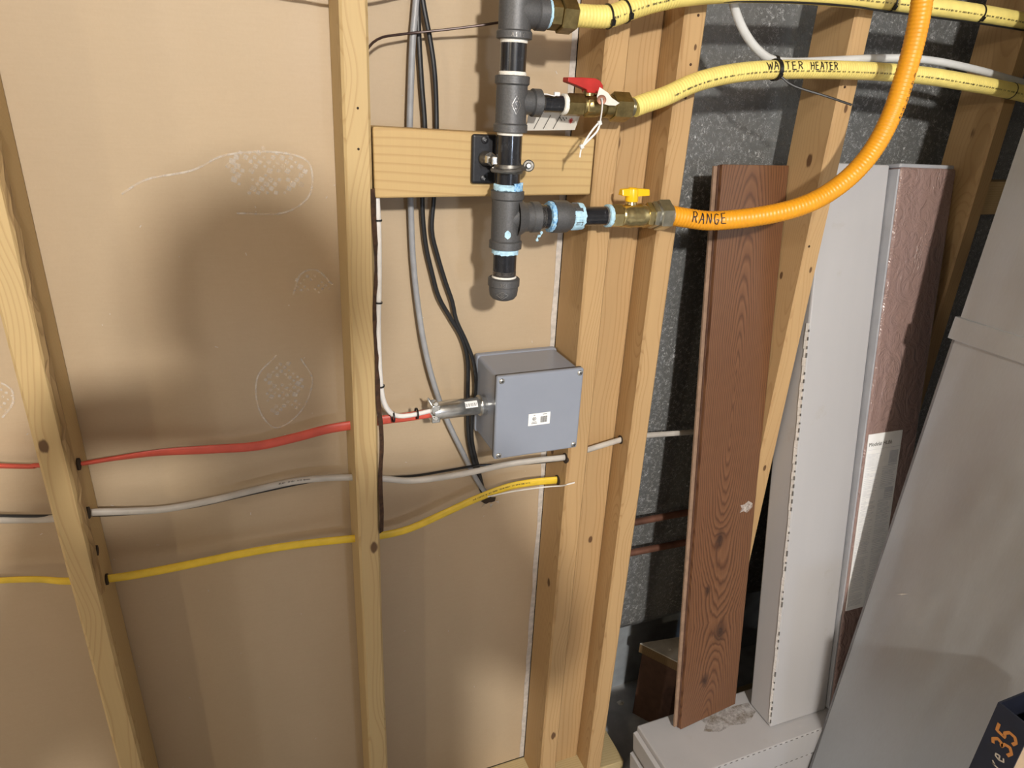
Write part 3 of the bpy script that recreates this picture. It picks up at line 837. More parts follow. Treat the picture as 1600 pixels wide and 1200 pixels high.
for sgn in (-1, 1):
    L = 0.0195 if sgn < 0 else 0.0265
    MB().hexa([(0.8125, AY - 0.0065, ZB + 0.0275), (0.8125 + sgn * L, AY - 0.0068, ZB + 0.0290), (0.8125 + sgn * L, AY + 0.0068, ZB + 0.0290), (0.8125, AY + 0.0065, ZB + 0.0275),
               (0.8125, AY - 0.0040, ZB + 0.0395), (0.8125 + sgn * L, AY - 0.0045, ZB + 0.0380), (0.8125 + sgn * L, AY + 0.0045, ZB + 0.0380), (0.8125, AY + 0.0040, ZB + 0.0395)]).build('handle_wing', 'yellow_plastic', yv, bevel=0.0012)

# ---------------------------------------------------------------- flexible gas hoses
def corr(r, amp, pitch, s0=0.0, s1=9.0):
    return lambda s: r + (amp * math.sin(2 * math.pi * s / pitch) if s0 <= s <= s1 else 0)
def dots_along(P, R, s0, s1, w, seed, mat, parent, name='printing', size=0.0016, front=(-0.36, -0.86, 0.38)):
    rnd = random.Random(seed); mb = MB(); s = s0
    while s < s1:
        for k in range(rnd.choice((2, 3, 4, 6))):
            hgt = size * rnd.uniform(0.7, 1.3)
            p0, n0 = P.surf(s, w - hgt / 2, R, front); p1, n1 = P.surf(s + rnd.uniform(-0.3, 0.5) * size, w + hgt / 2, R, front)
            ribbon(mb, [p0, p1], [n0, n1], size * rnd.uniform(0.25, 0.5), 0.0003)
            s += size * rnd.uniform(0.6, 0.95)
        s += size * rnd.uniform(0.7, 2.2)
    return tag(mb.build(name, mat, parent), kind='stuff')

# orange hose to the range
oh = thing('gas_hose', (0.865, AY, ZB), 'orange corrugated gas hose marked RANGE curving up from the bottom valve', 'hose')
OP = [(0.878, AY, ZB), (0.9136,-0.0420,1.3016), (0.9497,-0.0500,1.2985), (0.9974,-0.0650,1.3037), (1.0442,-0.0800,1.3132), (1.0884,-0.0900,1.3264), (1.1293,-0.0950,1.3462), (1.1668,-0.1000,1.3775), (1.1975,-0.1000,1.4165), (1.2160,-0.1000,1.4657), (1.2227,-0.1000,1.5192), (1.2243,-0.1000,1.5663), (1.2197,-0.1000,1.6112), (1.2073,-0.1000,1.6613), (1.1950,-0.0900,1.7292), (1.255, -.08, 1.95), (1.25, -.08, 2.40)]
OR = 0.0146
hxm = lambda s0, s1, r, nm: MB().hexnut((0, AY, ZB), RX, s0, s1, r, ref=(0, -0.1, 1)).build(nm, 'nut_steel', oh)
hxm(0.8480, 0.8560, 0.0205, 'collar'); hxm(0.8585, 0.8785, 0.0232, 'hose_nut')
MB().lathe((0, AY, ZB), RX, [(0.855, 0.0175), (0.882, 0.0165)], 24).build('ferrule', 'zinc_steel', oh)
MB().tube(OP, corr(OR, 0.0003, 0.0056), 22, 0.0011).build('jacket', 'orange_hose', oh)
PO = Path(OP)
mb = MB()
sR = PO.nearest((0.9103,-0.0500,1.3011))
write_strokes(mb, 'RANGE', lambda x, y: PO.surf(sR + x, y, OR + 0.0006), 0, -0.0085, 0.0092, 0.0165, 0.0030, 0.0015, 0.0005, 0.0008)
mb.build('marker_lettering', 'marker_ink', oh, label='hand written black marker word RANGE')
dots_along(PO, OR + 0.0006, PO.nearest((1.2193,-0.1000,1.4567)), PO.L - 0.9, -0.0085, 5, 'print_ink', oh, size=0.0026)

# yellow hose to the water heater
wh = thing('gas_hose', (0.764, AY, ZM), 'yellow gas hose marked WATER HEATER leaving the red valve', 'hose')
WP = [(0.800, AY, ZM + 0.0005), (0.8201,-0.0360,1.4608), (0.8515,-0.0340,1.4708), (0.8944,-0.0300,1.4882), (0.9383,-0.0275,1.5006), (0.9944,-0.0265,1.5105), (1.0647,-0.0265,1.5171), (1.1519,-0.0265,1.5216), (1.2589,-0.0265,1.5245), (1.3602,-0.0265,1.5239), (1.4708,-0.0265,1.5184), (1.5644,-0.0265,1.5122), (1.6467,-0.0265,1.5044), (1.8068,-0.0265,1.4856)]
WR = 0.0132
hxw = lambda s0, s1, r, nm: MB().hexnut((0, AY, ZM), RX, s0, s1, r, ref=(0, -0.15, 1)).build(nm, 'brass_aged', wh)
MB().lathe((0, AY, ZM), RX, [(0.752, 0.0145), (0.7640, 0.0150)], 24).build('collar', 'brass_aged', wh)
hxw(0.7635, 0.7900, 0.0195, 'hose_nut')
MB().lathe((0, AY, ZM), RX, [(0.790 + k * 0.0022 + q, 0.0118 + (0.0012 if q == 0 else 0)) for k in range(4) for q in (0, 0.0011)], 20).build('bare_corrugation', 'nut_steel', wh)
MB().tube(WP, corr(WR, 0.00028, 0.0048), 20, 0.0011).build('jacket', 'yellow_hose', wh)
PW = Path(WP)
mb = MB()
sW = PW.nearest((1.0162,-0.0265,1.5130))
fw = lambda x, y: PW.surf(sW + x, y, WR + 0.0005)
write_strokes(mb, 'WA', fw, 0, -0.0062, 0.0092, 0.0118, 0.0024, 0.0014, 0.0005, 0.0004)
write_strokes(mb, 'TER', fw, 0.0330, -0.0062, 0.0092, 0.0112, 0.0026, 0.0014, 0.0005, 0.0004)
write_strokes(mb, 'HEATER', fw, 0.080, -0.0062, 0.0074, 0.0112, 0.0018, 0.0014, 0.0005, 0.0004)
mb.build('marker_lettering', 'marker_ink', wh, label='hand written black marker words WATER HEATER')
dots_along(PW, WR + 0.0005, 0.06, PW.L - 0.03, -0.0085, 9, 'print_ink', wh, size=0.0022)
MB().lathe((1.5699,-0.0265,1.5115), (0.97, 0, -.12), [(-.001, WR + .0004), (0, WR + .0012), (.001, WR + .0004)], 20).build('jacket_end', 'black_plastic', wh)

# yellow hose along the top
th = thing('gas_hose', (0.66, AY, ZU), 'yellow gas hose along the top edge, bundled with black cable ties', 'hose')
TP = [(0.697, AY, ZU + 0.0005), (0.7048,-0.0380,1.5586), (0.7278,-0.0380,1.5594), (0.7510,-0.0380,1.5620), (0.7796,-0.0360,1.5726), (0.8135,-0.0340,1.5838), (0.8646,-0.0300,1.5961), (0.9404,-0.0250,1.6072), (1.0428,-0.0220,1.6160), (1.1425,-0.0185,1.6203), (1.2466,-0.0185,1.6226), (1.3589,-0.0185,1.6237), (1.4653,-0.0185,1.6228), (1.5636,-0.0185,1.6201), (1.7057,-0.0185,1.6149)]
TR = 0.0135
MB().hexnut((0, AY, ZU), RX, 0.6612, 0.6760, 0.0186, ref=(0, -0.2, 1)).build('hex_adapter', 'brass_aged', th)
MB().hexnut((0, AY, ZU), RX, 0.6755, 0.6965, 0.0218, ref=(0, -0.3, 1)).build('hose_nut', 'brass_aged', th)
MB().tube(TP, corr(TR, 0.0003, 0.0048, 0, 0.16), 20, 0.0011).build('jacket', 'yellow_hose', th)
PT_ = Path(TP)
dots_along(PT_, TR + 0.0005, 0.05, PT_.L, -0.0095, 12, 'print_ink', th, size=0.0022)
# thin black wire that follows it
wire = MB().tube([(0.7531,-0.0360,1.5534), (0.7863,-0.0340,1.5673), (0.8562,-0.0300,1.5855), (0.9497,-0.0300,1.5967), (1.0639,-0.0280,1.6051), (1.1618,-0.0280,1.6085), (1.2296,-0.0260,1.6083), (1.3267,-0.0260,1.6083), (1.4617,-0.0260,1.6079), (1.6280,-0.0260,1.6048)], 0.0016, 8, 0.01).build('thin_wire', 'black_cable')
tag(wire, 'thin black wire tied beneath the top yellow hose', 'wire')

def zip_tie(P, s, R, label, tail=None, width=0.0042, mat='black_plastic', grp='black cable ties on the hoses'):
    p, t = P.at(s)
    z = thing('cable_tie', p, label, 'cable tie', grp)
    MB().lathe(p, t, [(-width / 2, R + 0.0003), (-width / 2, R + 0.0016), (width / 2, R + 0.0016), (width / 2, R + 0.0003)], 24, caps=False).build('band', mat, z)
    h, nrm = P.surf(s, -R * 1.15, R + 0.0015)
    MB().obox(h, t, nrm, t.cross(nrm), 0.0058, 0.0045, 0.0075).build('head', mat, z, bevel=0.0008)
    if tail:
        q = [V(h)] + [V(k) for k in tail]
        MB().tube(q, 0.0016, 6, 0.008, flat=0.4).build('tail', mat, z)
    return z
zip_tie(PT_, PT_.nearest((0.7482,-0.0380,1.5617)), TR, 'black cable tie on the top hose just right of the brass nut', width=0.0024)
zip_tie(PT_, PT_.nearest((0.7695,-0.0360,1.5680)), TR, 'second black cable tie on the top hose, where it starts to bend up', width=0.0024)
zip_tie(PT_, PT_.nearest((1.2466,-0.0185,1.6226)), TR, 'black cable tie on the top hose left of the orange hose', width=0.0022)
zip_tie(PT_, PT_.nearest((1.4464,-0.0185,1.6232)), TR, 'black cable tie on the top hose near the right edge', width=0.0022)
zt = zip_tie(PW, PW.nearest((1.0443,-0.0265,1.5155)), WR + 0.0006, 'black cable tie with a long tail around the WATER HEATER hose', width=0.0062, tail=[(1.0613,-0.0500,1.4945), (1.1021,-0.0750,1.4826), (1.1309,-0.1000,1.4721)])

MB().lathe((1.0560,-0.0068,1.5289), (1, 0, -.1), [(-.003, .0064), (-.003, .0078), (.003, .0078), (.003, .0064)], 18, caps=False).build('tube_loop', 'black_plastic', zt)
# clear plastic tubing
ct = MB().tube([(1.03, -.0068, 2.40), (1.02, -.0068, 1.90), (0.9474,-0.0068,1.6470), (0.9596,-0.0068,1.6053), (0.9767,-0.0068,1.5784), (0.9978,-0.0068,1.5568), (1.0230,-0.0068,1.5398), (1.0495,-0.0068,1.5302), (1.0919,-0.0068,1.5293), (1.1674,-0.0068,1.5361), (1.2600,-0.0068,1.5446), (1.3302,-0.0068,1.5489), (1.4056,-0.0068,1.5482), (1.5040,-0.0068,1.5410), (1.5927,-0.0068,1.5314), (1.7060,-0.0068,1.5200)], 0.0062, 14, 0.006).build('clear_tube', 'clear_tubing')
tag(ct, 'translucent white plastic tube dropping onto the WATER HEATER hose', 'tube')

# white paper tag with its nylon ties on the red valve
tg = thing('paper_tag', (0.7364,-0.0620,1.4660), 'torn white paper tag with red eyelet tied to the red valve', 'tag')
q = [(0.7316,-0.0600,1.4765), (0.7436,-0.0620,1.4702), (0.7501,-0.0620,1.4643), (0.7636,-0.0600,1.4585), (0.7576,-0.0610,1.4551), (0.7448,-0.0630,1.4551), (0.7364,-0.0640,1.4567), (0.7284,-0.0640,1.4595), (0.7279,-0.0620,1.4656)]
mb = MB(); cpt = sum((V(k) for k in q), V()) / len(q)
mb.add([V(k) for k in q] + [V(k) + V((0, 0.0008, 0)) for k in q], [tuple(range(9)), tuple(range(9, 18))[::-1]] + [(i, (i + 1) % 9, 9 + (i + 1) % 9, 9 + i) for i in range(9)])
mb.build('card', 'paper_tag', tg)
MB().lathe((0.7337,-0.0645,1.4612), (-.3, -.9, .3), [(-.001, .0062), (.0008, .0062), (.0012, .0045), (.0012, .0022)], 20, caps=False).build('eyelet', 'copper_dull', tg)
nt = thing('nylon_tie', (0.7312,-0.0680,1.4581), 'looped white nylon tie hanging from the paper tag', 'cable tie')
MB().tube([(0.7327,-0.0660,1.4628), (0.7322,-0.0700,1.4566), (0.7313,-0.0720,1.4466), (0.7299,-0.0730,1.4364)], 0.0016, 8, 0.003, flat=0.6).build('strap', 'nylon_white', nt)
MB().tube([(0.7292,-0.0730,1.4348), (0.7193,-0.0740,1.4243), (0.7110,-0.0740,1.4122), (0.7054,-0.0740,1.4017)], 0.0014, 8, 0.003, flat=0.6).build('strap', 'nylon_white', nt)
MB().tube([(0.7303,-0.0730,1.4332), (0.7261,-0.0740,1.4229), (0.7166,-0.0740,1.4131), (0.7071,-0.0740,1.4041)], 0.0014, 8, 0.003, flat=0.6).build('strap', 'nylon_white', nt)
MB().tube([(0.7053,-0.0740,1.4033), (0.7041,-0.0740,1.3960), (0.7038,-0.0740,1.3896)], 0.0011, 8, 0.003, flat=0.6).build('tail', 'nylon_white', nt)
for c in ((0.7291,-0.0735,1.4332), (0.7050,-0.0745,1.4033)):
    MB().obox(c, (0.9, 0, 0.4), (0, 1, 0), (-0.4, 0, 0.9), 0.0052, 0.0045, 0.0058).build('head', 'nylon_white', nt, bevel=0.001)
# second tag hanging behind the pipe
bt = thing('inspection_tag', (0.70, -0.012, 1.42), 'printed white tag with a red emblem hanging behind the middle branch', 'tag')
c0, c1, c2, c3 = [V(k) for k in ((0.6486,-0.0220,1.4411), (0.7288,-0.0180,1.4439), (0.7272,-0.0040,1.4191), (0.6530,-0.0060,1.4179))]
c2 = c1 + c3 - c0 + V((-.004, 0, 0))
MB().add([c0, c1, c2, c3] + [k + V((0, .0007, 0)) for k in (c0, c1, c2, c3)], [(0, 1, 2, 3), (7, 6, 5, 4), (0, 4, 5, 1), (1, 5, 6, 2), (2, 6, 7, 3), (3, 7, 4, 0)]).build('card', 'paper_tag', bt)
mb = MB(); nn = (c1 - c0).cross(c3 - c0).normalized()
if nn.y > 0: nn = -nn
card = lambda x, y: (c0 + (c1 - c0) * x + (c3 - c0) * y, nn)
for x in (0.18, 0.36, 0.55):
    P = [card(x + 0.06, 0.12), card(x - 0.04, 0.9)]
    ribbon(mb, [p for p, n in P], [n for p, n in P], 0.0011, 0.0004)
for k in range(5):
    P = [card(0.60 + 0.03 * k, 0.25 + 0.1 * (k % 2)), card(0.62 + 0.03 * k, 0.34 + 0.1 * (k % 2))]
    ribbon(mb, [p for p, n in P], [n for p, n in P], 0.0012, 0.0004)
mb.build('printing', 'print_ink', bt)
mb = MB()
for k in range(8):
    a = k * 0.785
    P = [card(0.83, 0.45), card(0.83 + 0.045 * math.cos(a), 0.45 + 0.16 * math.sin(a))]
    ribbon(mb, [p for p, n in P], [n for p, n in P], 0.0013, 0.0004)
mb.build('emblem', 'red_ink', bt)
MB().tube([(0.6779,-0.0500,1.4655), (0.6698,-0.0540,1.4629), (0.6570,-0.0500,1.4645), (0.6531,-0.0500,1.4545), (0.6676,-0.0300,1.4405)], 0.0007, 6, 0.004).build('string', 'nylon_white', bt)
MB().obox((0.6751,-0.0500,1.4654), RX, (0, 1, 0), UPZ, 0.008, 0.005, 0.005).build('knot', 'nylon_white', bt, bevel=0.001)

# ---------------------------------------------------------------- junction box
JX0, JX1, JY0, JY1, JZ0, JZ1 = 0.6165, 0.7655, -0.030, 0.079, 0.921, 1.0655
jb = thing('junction_box', (0.69, 0.03, JZ0), 'square grey plastic junction box screwed to the stud', 'junction box')
MB().box((JX0 + .003, JY0 + .012, JZ0 + .003), (JX1 - .003, JY1, JZ1 - .003)).build('enclosure', 'pvc_grey', jb, bevel=0.006, seg=4)
MB().box((JX0 + .001, JY1 - .010, JZ0 + .001), (JX1 - .001, JY1 + .006, JZ1 - .001)).build('back_rim', 'pvc_grey', jb, bevel=0.005, seg=3)
MB().box((JX0 + .001, JY0 + .0095, JZ0 + .001), (JX1 - .001, JY0 + .0125, JZ1 - .001)).build('gasket', 'black_plastic', jb)
ld = MB().box((JX0, JY0, JZ0), (JX1, JY0 + .0095, JZ1)).build('lid', 'pvc_grey', jb, bevel=0.0035, seg=3)
for x in (JX0 + .0075, JX1 - .0075):
    for z in (JZ0 + .0075, JZ1 - .0075):
        s = MB().lathe((x, JY0, z), (0, -1, 0), [(-.002, .0048), (.0008, .0047), (.002, .0036), (.0026, .002)], 18).build('lid_screw', 'zinc_steel', ld)
        mb = MB()
        for a in (0.5, 2.07):
            mb.obox((x, JY0 - .0026, z), (math.cos(a), 0, math.sin(a)), (0, 1, 0), (-math.sin(a), 0, math.cos(a)), .0052, .0006, .001)
        mb.build('cross_slot', 'black_plastic', s)
st = MB().hexa([(0.6725, JY0 - .0006, 0.9745), (0.7105, JY0 - .0006, 0.9745), (0.7105, JY0 - .0001, 0.9745), (0.6725, JY0 - .0001, 0.9745),
                (0.6725, JY0 - .0006, 0.9955), (0.7105, JY0 - .0006, 0.9955), (0.7105, JY0 - .0001, 0.9955), (0.6725, JY0 - .0001, 0.9955)]).build('sticker', 'paper_white', ld, label='small white sticker with a barcode')
mb = MB(); nY = V((0, -1, 0))
def flat_fn(x, z): return V((x, JY0 - .0006, z)), nY
rnd = random.Random(4); x = 0.6935
while x < 0.7055:
    w = rnd.choice((.0003, .0005, .0008))
    mb.add([(x, JY0 - .0009, .9785), (x + w, JY0 - .0009, .9785), (x + w, JY0 - .0009, .9895), (x, JY0 - .0009, .9895)], [(0, 1, 2, 3)])
    x += w + rnd.choice((.0003, .0005))
P = [flat_fn(0.6825 + .0028 * math.cos(k * .4), .9865 + .0028 * math.sin(k * .4)) for k in range(17)]
ribbon(mb, [p for p, n in P], [n for p, n in P], .0007, .0003)
write_strokes(mb, 'UI', flat_fn, .6812, .985, .0012, .0028, .0002, .0006)
for z, a, b_ in ((.9805, .6785, .6865), (.978, .6775, .6880), (.9925, .697, .7045), (.9922, .681, .684)):
    mb.add([(a, JY0 - .0009, z), (b_, JY0 - .0009, z), (b_, JY0 - .0009, z + .0008), (a, JY0 - .0009, z + .0008)], [(0, 1, 2, 3)])
mb.build('sticker_print', 'print_ink', ld)

# cable connector into the box
CA = V((0.5291,0.0220,0.9953)); CB = V((JX0 + .003, 0.026, 0.9945))
cd = (CB - CA).normalized(); CL = (CB - CA).length
cc = thing('cable_connector', CA, 'zinc plated cable connector with barcode sticker entering the grey box', 'connector')
MB().lathe(CA, cd, [(0.0, .0135), (.006, .0145), (CL * .55, .0148), (CL * .56, .0142), (CL - .010, .0142), (CL - .009, .0135), (CL, .0135)], 28).build('barrel', 'zinc_steel', cc)
MB().lathe(CA, cd, [(CL - .012, .0175), (CL - .0105, .0180), (CL - .0075, .0180), (CL - .006, .016)], 16, False).build('locknut', 'zinc_steel', cc)
_, ca, cb_ = frame_from(cd)
for sgn in (-1, 1):
    c = CA + cd * .002 + ca * sgn * .0085
    MB().obox(c, cd, ca, cb_, .014, .0135, .026).build('strap', 'zinc_steel', cc, bevel=.002)
    nrm = (V((-.36, -.86, .38)) - cd * V((-.36, -.86, .38)).dot(cd)).normalized()
    MB().lathe(CA + cd * .001 + ca * sgn * .0125, nrm, [(0.010, .0042), (.0155, .0042), (.0165, .003)], 14).build('strap_screw', 'zinc_steel', cc)
MB().lathe(CA + cd * -.002 + ca * .012, ca - cd * .5, [(0, .0018), (.014, .0018)], 10).build('screw_tip', 'zinc_steel', cc)
mb = MB(); mb2 = MB(); PC = Path([CA, CB])
g = [[PC.surf(CL * .56 + a * .0035, -.0015 + b_ * .0022, .0146) for a in range(7)] for b_ in range(6)]
mb.add([p + n * .0003 for r_ in g for p, n in r_], [(r * 7 + k, r * 7 + k + 1, r * 7 + k + 8, r * 7 + k + 7) for r in range(5) for k in range(6)])
mb.build('sticker', 'paper_white', cc)
for k in range(12):
    P = [PC.surf(CL * .56 + .0015 + k * .0016, y, .0146) for y in (.0005, .0055)]
    ribbon(mb2, [p for p, n in P], [n for p, n in P], .0005 + .0004 * (k % 3 == 0), .0006)
mb2.build('sticker_print', 'print_ink', cc)

# ---------------------------------------------------------------- cables
def cable(name, pts, r, mat, label, flat=1.0, seg=12, step=0.008, ref=None, twist=None, cat='cable'):
    o = MB().tube(pts, r, seg, step, flat, True, ref, twist).build(name, mat)
    return tag(o, label, cat)
UPV = (0, 0, 1)
red = cable('red_cable', [(-0.35, .045, 1.045), (-0.0528,0.0500,0.9784), (-0.0123,0.0500,0.9726), (0.0115,0.0460,0.9698), (0.0368,0.0460,0.9686), (0.0795,0.0500,0.9685), (0.1349,0.0560,0.9658), (0.2017,0.0600,0.9585), (0.2637,0.0580,0.9554), (0.3194,0.0500,0.9654), (0.3668,0.0440,0.9758), (0.4084,0.0420,0.9787), (0.4299,0.0400,0.9800), (0.4543,0.0360,0.9842), (0.4938,0.0300,0.9873), CA + cd * .01 - ca * .002], 0.0078, 'red_jacket',
      'flat red electrical cable running through the left studs to the grey box', 0.42, 14, 0.006, UPV, lambda u: 1.1 * math.exp(-((u - 0.42) / 0.16) ** 2))
wc = cable('grey_white_cable', [(-0.35, .045, .955), (-0.0697,0.0500,0.8973), (-0.0072,0.0460,0.8891), (0.0355,0.0460,0.8900), (0.0817,0.0500,0.8803), (0.1305,0.0540,0.8725), (0.1918,0.0560,0.8739), (0.2565,0.0560,0.8813), (0.3137,0.0520,0.8883), (0.3621,0.0480,0.8879), (0.4098,0.0450,0.8824), (0.4531,0.0450,0.8724), (0.4946,0.0400,0.8643), (0.5480,0.0340,0.8645), (0.6034,0.0300,0.8684), (0.6601,0.0260,0.8749), (0.7168,0.0180,0.8789), (.766,.0122,.8797), (.790,.020,.8790), (0.8251,0.0300,0.8773), (0.8562,0.0300,0.8824), (.8895,.0304,.8872), (.910,.036,.886), (0.9649,0.0550,0.8733), (1.0935,0.0780,0.8504), (1.19, .080, .845)], 0.0056, 'dull_white_jacket',
      'dull white cable running across the whole wall below the grey box', 0.75, 12, 0.007, UPV)
bc = cable('black_thin_cable', [(-0.1094,0.0500,0.9116), (-0.0684,0.0500,0.9033), (-0.0070,0.0480,0.8920), (0.0798,0.0560,0.8725), (0.1638,0.0620,0.8643), (0.2559,0.0640,0.8708), (0.3531,0.0600,0.8790), (0.4128,0.0520,0.8767), (0.4541,0.0500,0.8718), (0.5092,0.0550,0.8630), (0.5670,0.0600,0.8603), (0.6255,0.0600,0.8607), (0.6823,0.0500,0.8581), (0.7422,0.0440,0.8567), (0.7665,0.0124,0.8750)], 0.0022, 'black_cable',
      'thin black cable running with the dull white cable', 1.0, 8)
PG = Path([(0.2565,0.0560,0.8813), (0.3137,0.0520,0.8883), (0.3621,0.0480,0.8879)])
dots_along(PG, .0052, .035, .075, .001, 41, 'print_ink', wc, size=.002)
yc = cable('yellow_cable', [(-0.35, .045, .835), (-0.0899,0.0500,0.7999), (-0.0105,0.0460,0.7815), (0.0403,0.0460,0.7732), (0.0989,0.0500,0.7685), (0.1702,0.0540,0.7676), (0.2458,0.0560,0.7681), (0.3248,0.0520,0.7680), (0.4050,0.0460,0.7646), (0.4502,0.0460,0.7611), (0.4948,0.0460,0.7647), (0.5517,0.0450,0.7826), (0.6098,0.0440,0.8022), (0.6689,0.0420,0.8176), (0.7176,0.0400,0.8206), (.7665,.0351,.8201), (.774,.0348,.8195)], 0.0074, 'yellow_jacket',
      'flat yellow electrical cable running low through the studs into the triple post', 0.42, 14, 0.006, UPV, lambda u: 1.15 * max(0.0, 1 - u * 2.6))
PY = Path([(0.5517,0.0450,0.7826), (0.6098,0.0440,0.8022), (0.6689,0.0420,0.8176), (0.7176,0.0400,0.8206), (0.7706,0.0380,0.8177)])
dots_along(PY, .0068, .06, .165, .001, 30, 'print_ink', yc, size=.002)
cable('white_thin_wire', [(0.6346,0.0400,0.8066), (0.6792,0.0360,0.8113), (0.7410,0.0340,0.8104), (0.7657,0.0120,0.8216), (0.7683,-0.0020,0.8320), (0.7811,-0.0060,0.8360)], 0.0014, 'white_jacket', 'short thin white wire end lying over the yellow cable', 1, 8)
cable('grey_cable', [(.528, .07, 2.40), (.526, .07, 1.80), (0.5214,0.0700,1.6064), (0.5194,0.0700,1.5701), (0.5141,0.0680,1.5248), (0.5109,0.0680,1.4702), (0.5084,0.0680,1.4131), (0.5082,0.0700,1.3618), (0.5098,0.0720,1.2990), (0.5119,0.0720,1.2330), (0.5177,0.0700,1.1637), (0.5275,0.0660,1.0909), (0.5433,0.0660,1.0230), (0.5674,0.0720,0.9531), (0.5964,0.0740,0.8861), (0.6255,0.0780,0.8230), (0.6497,0.0870,0.7807)], 0.0046, 'grey_jacket',
      'round grey cable hanging down behind the wood block to a hole in the drywall', 1.0, 12)
cable('hanging_black_cable', [(.538, .074, 2.40), (.534, .074, 1.80), (0.5224,0.0740,1.6070), (0.5229,0.0740,1.5708), (0.5243,0.0740,1.5258), (0.5276,0.0740,1.4710), (0.5318,0.0740,1.4135), (0.5298,0.0740,1.3617), (0.5276,0.0740,1.3077), (0.5322,0.0740,1.2512), (0.5432,0.0740,1.2017), (0.5535,0.0740,1.1656), (0.5727,0.0740,1.1308), (0.5919,0.0720,1.0964), (0.6026,0.0720,1.0542), (0.6041,0.0720,0.9903), (0.6075,0.0740,0.9159), (0.6203,0.0760,0.8554), (0.6382,0.0840,0.7942), (0.6468,0.0890,0.7772)], 0.0035, 'black_cable',
      'twin black cord hanging just right of the grey cable', 0.6, 10, 0.008, (1, 0, 0))
cable('hanging_black_cable', [(.549, .070, 2.40), (.543, .070, 1.80), (0.5256,0.0700,1.6068), (0.5288,0.0700,1.5709), (0.5383,0.0700,1.5266), (0.5446,0.0700,1.4879), (0.5480,0.0720,1.4393), (0.5482,0.0720,1.3796), (0.5450,0.0740,1.3168), (0.5421,0.0740,1.2701), (0.5512,0.0740,1.2312), (0.5637,0.0740,1.1906), (0.5755,0.0740,1.1570), (0.5820,0.0730,1.1272), (0.5990,0.0700,1.0888), (0.6126,0.0680,1.0490), (0.6179,0.0700,1.0013), (0.6130,0.0720,0.9531), (0.6142,0.0720,0.9034), (0.6278,0.0760,0.8476), (0.6441,0.0860,0.7878), (0.6519,0.0890,0.7735)], 0.0033, 'black_cable',
      'right hand black cord nearest the gas pipe', 0.6, 10, 0.008, (1, 0, 0))
cable('brown_wire', [(0.4447,0.0300,1.5035), (0.4560,0.0450,1.5143), (0.4713,0.0550,1.5225), (0.4951,0.0600,1.5275), (0.5170,0.0620,1.5314), (0.5508,0.0580,1.5367), (0.5927,0.0500,1.5439), (0.6344,0.0400,1.5518), (0.6764,0.0300,1.5589)], 0.0017, 'brown_wire', 'thin dark brown wire running left from the top of the gas pipe', 1, 8, cat='wire')
cable('brown_wire', [(.05, .07, 1.60), (.25, .06, 1.575), (0.3507,0.0550,1.5675), (0.3803,0.0550,1.5661), (0.4100,0.0500,1.5656), (0.4572,0.0500,1.5712), (0.5074,0.0550,1.5834), (0.5581,0.0550,1.5975), (.66, .05, 1.62), (.764, .05, 1.66)], 0.0020, 'brown_wire', 'dark wire crossing above the top edge behind the bowed stud', 1, 8, cat='wire')
# white cable tied to the bowed stud
wcp = [(0.4492,0.0120,1.3506), (0.4485,0.0080,1.3264), (0.4488,0.0060,1.2931), (0.4480,0.0040,1.2500), (0.4466,0.0040,1.2051), (0.4443,0.0040,1.1585), (0.4437,0.0040,1.1101), (0.4448,0.0060,1.0690), (0.4484,0.0100,1.0336), (0.4564,0.0140,1.0116), (0.4689,0.0180,0.9984), (0.4915,0.0200,0.9944), CA + cd * .01 + ca * .003]
cable('white_cable', wcp, 0.0040, 'white_jacket', 'white cable tied along the bowed stud and bending into the box connector', 0.8, 12, 0.006)
PWC = Path(wcp)
for k, (q, lb) in enumerate((((0.4490,0.0060,1.2973), 'upper black cable tie on the white cable'), ((0.4460,0.0040,1.1829), 'middle black cable tie on the white cable'), ((0.4453,0.0060,1.0555), 'lower black cable tie on the white cable'))):
    p, t = PWC.at(PWC.nearest(q))
    z = MB().lathe(p, t, [(-.0011, .0042), (-.0011, .0056), (.0011, .0056), (.0011, .0042)], 16, caps=False).build('cable_tie', 'black_plastic')
    tag(z, lb + ' beside the bowed stud', 'cable tie', 'black ties on the white cable')
for px, lb in (((0.4649,0.0180,0.9967), 'black tie around the red and white cables nearest the stud'), ((0.5032,0.0220,0.9953), 'black tie around the red and white cables nearest the connector')):
    z = MB().lathe(px, cd, [(-.0013, .0080), (-.0013, .0092), (.0013, .0092), (.0013, .0080)], 18, caps=False).build('cable_tie', 'black_plastic')
    tag(z, lb, 'cable tie', 'black ties on the red and white cables')
# bored holes where cables enter the lumber (dark plugs set into the side faces)
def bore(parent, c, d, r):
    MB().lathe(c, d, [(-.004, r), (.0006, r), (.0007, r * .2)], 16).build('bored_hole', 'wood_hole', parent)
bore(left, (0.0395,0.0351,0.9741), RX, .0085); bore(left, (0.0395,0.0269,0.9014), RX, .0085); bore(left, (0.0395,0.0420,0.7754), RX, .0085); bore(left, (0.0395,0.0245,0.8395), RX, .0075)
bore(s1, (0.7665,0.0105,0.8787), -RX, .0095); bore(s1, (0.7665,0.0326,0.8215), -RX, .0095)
bore(s3, (0.8890,0.0317,0.8866), -RX, .008)
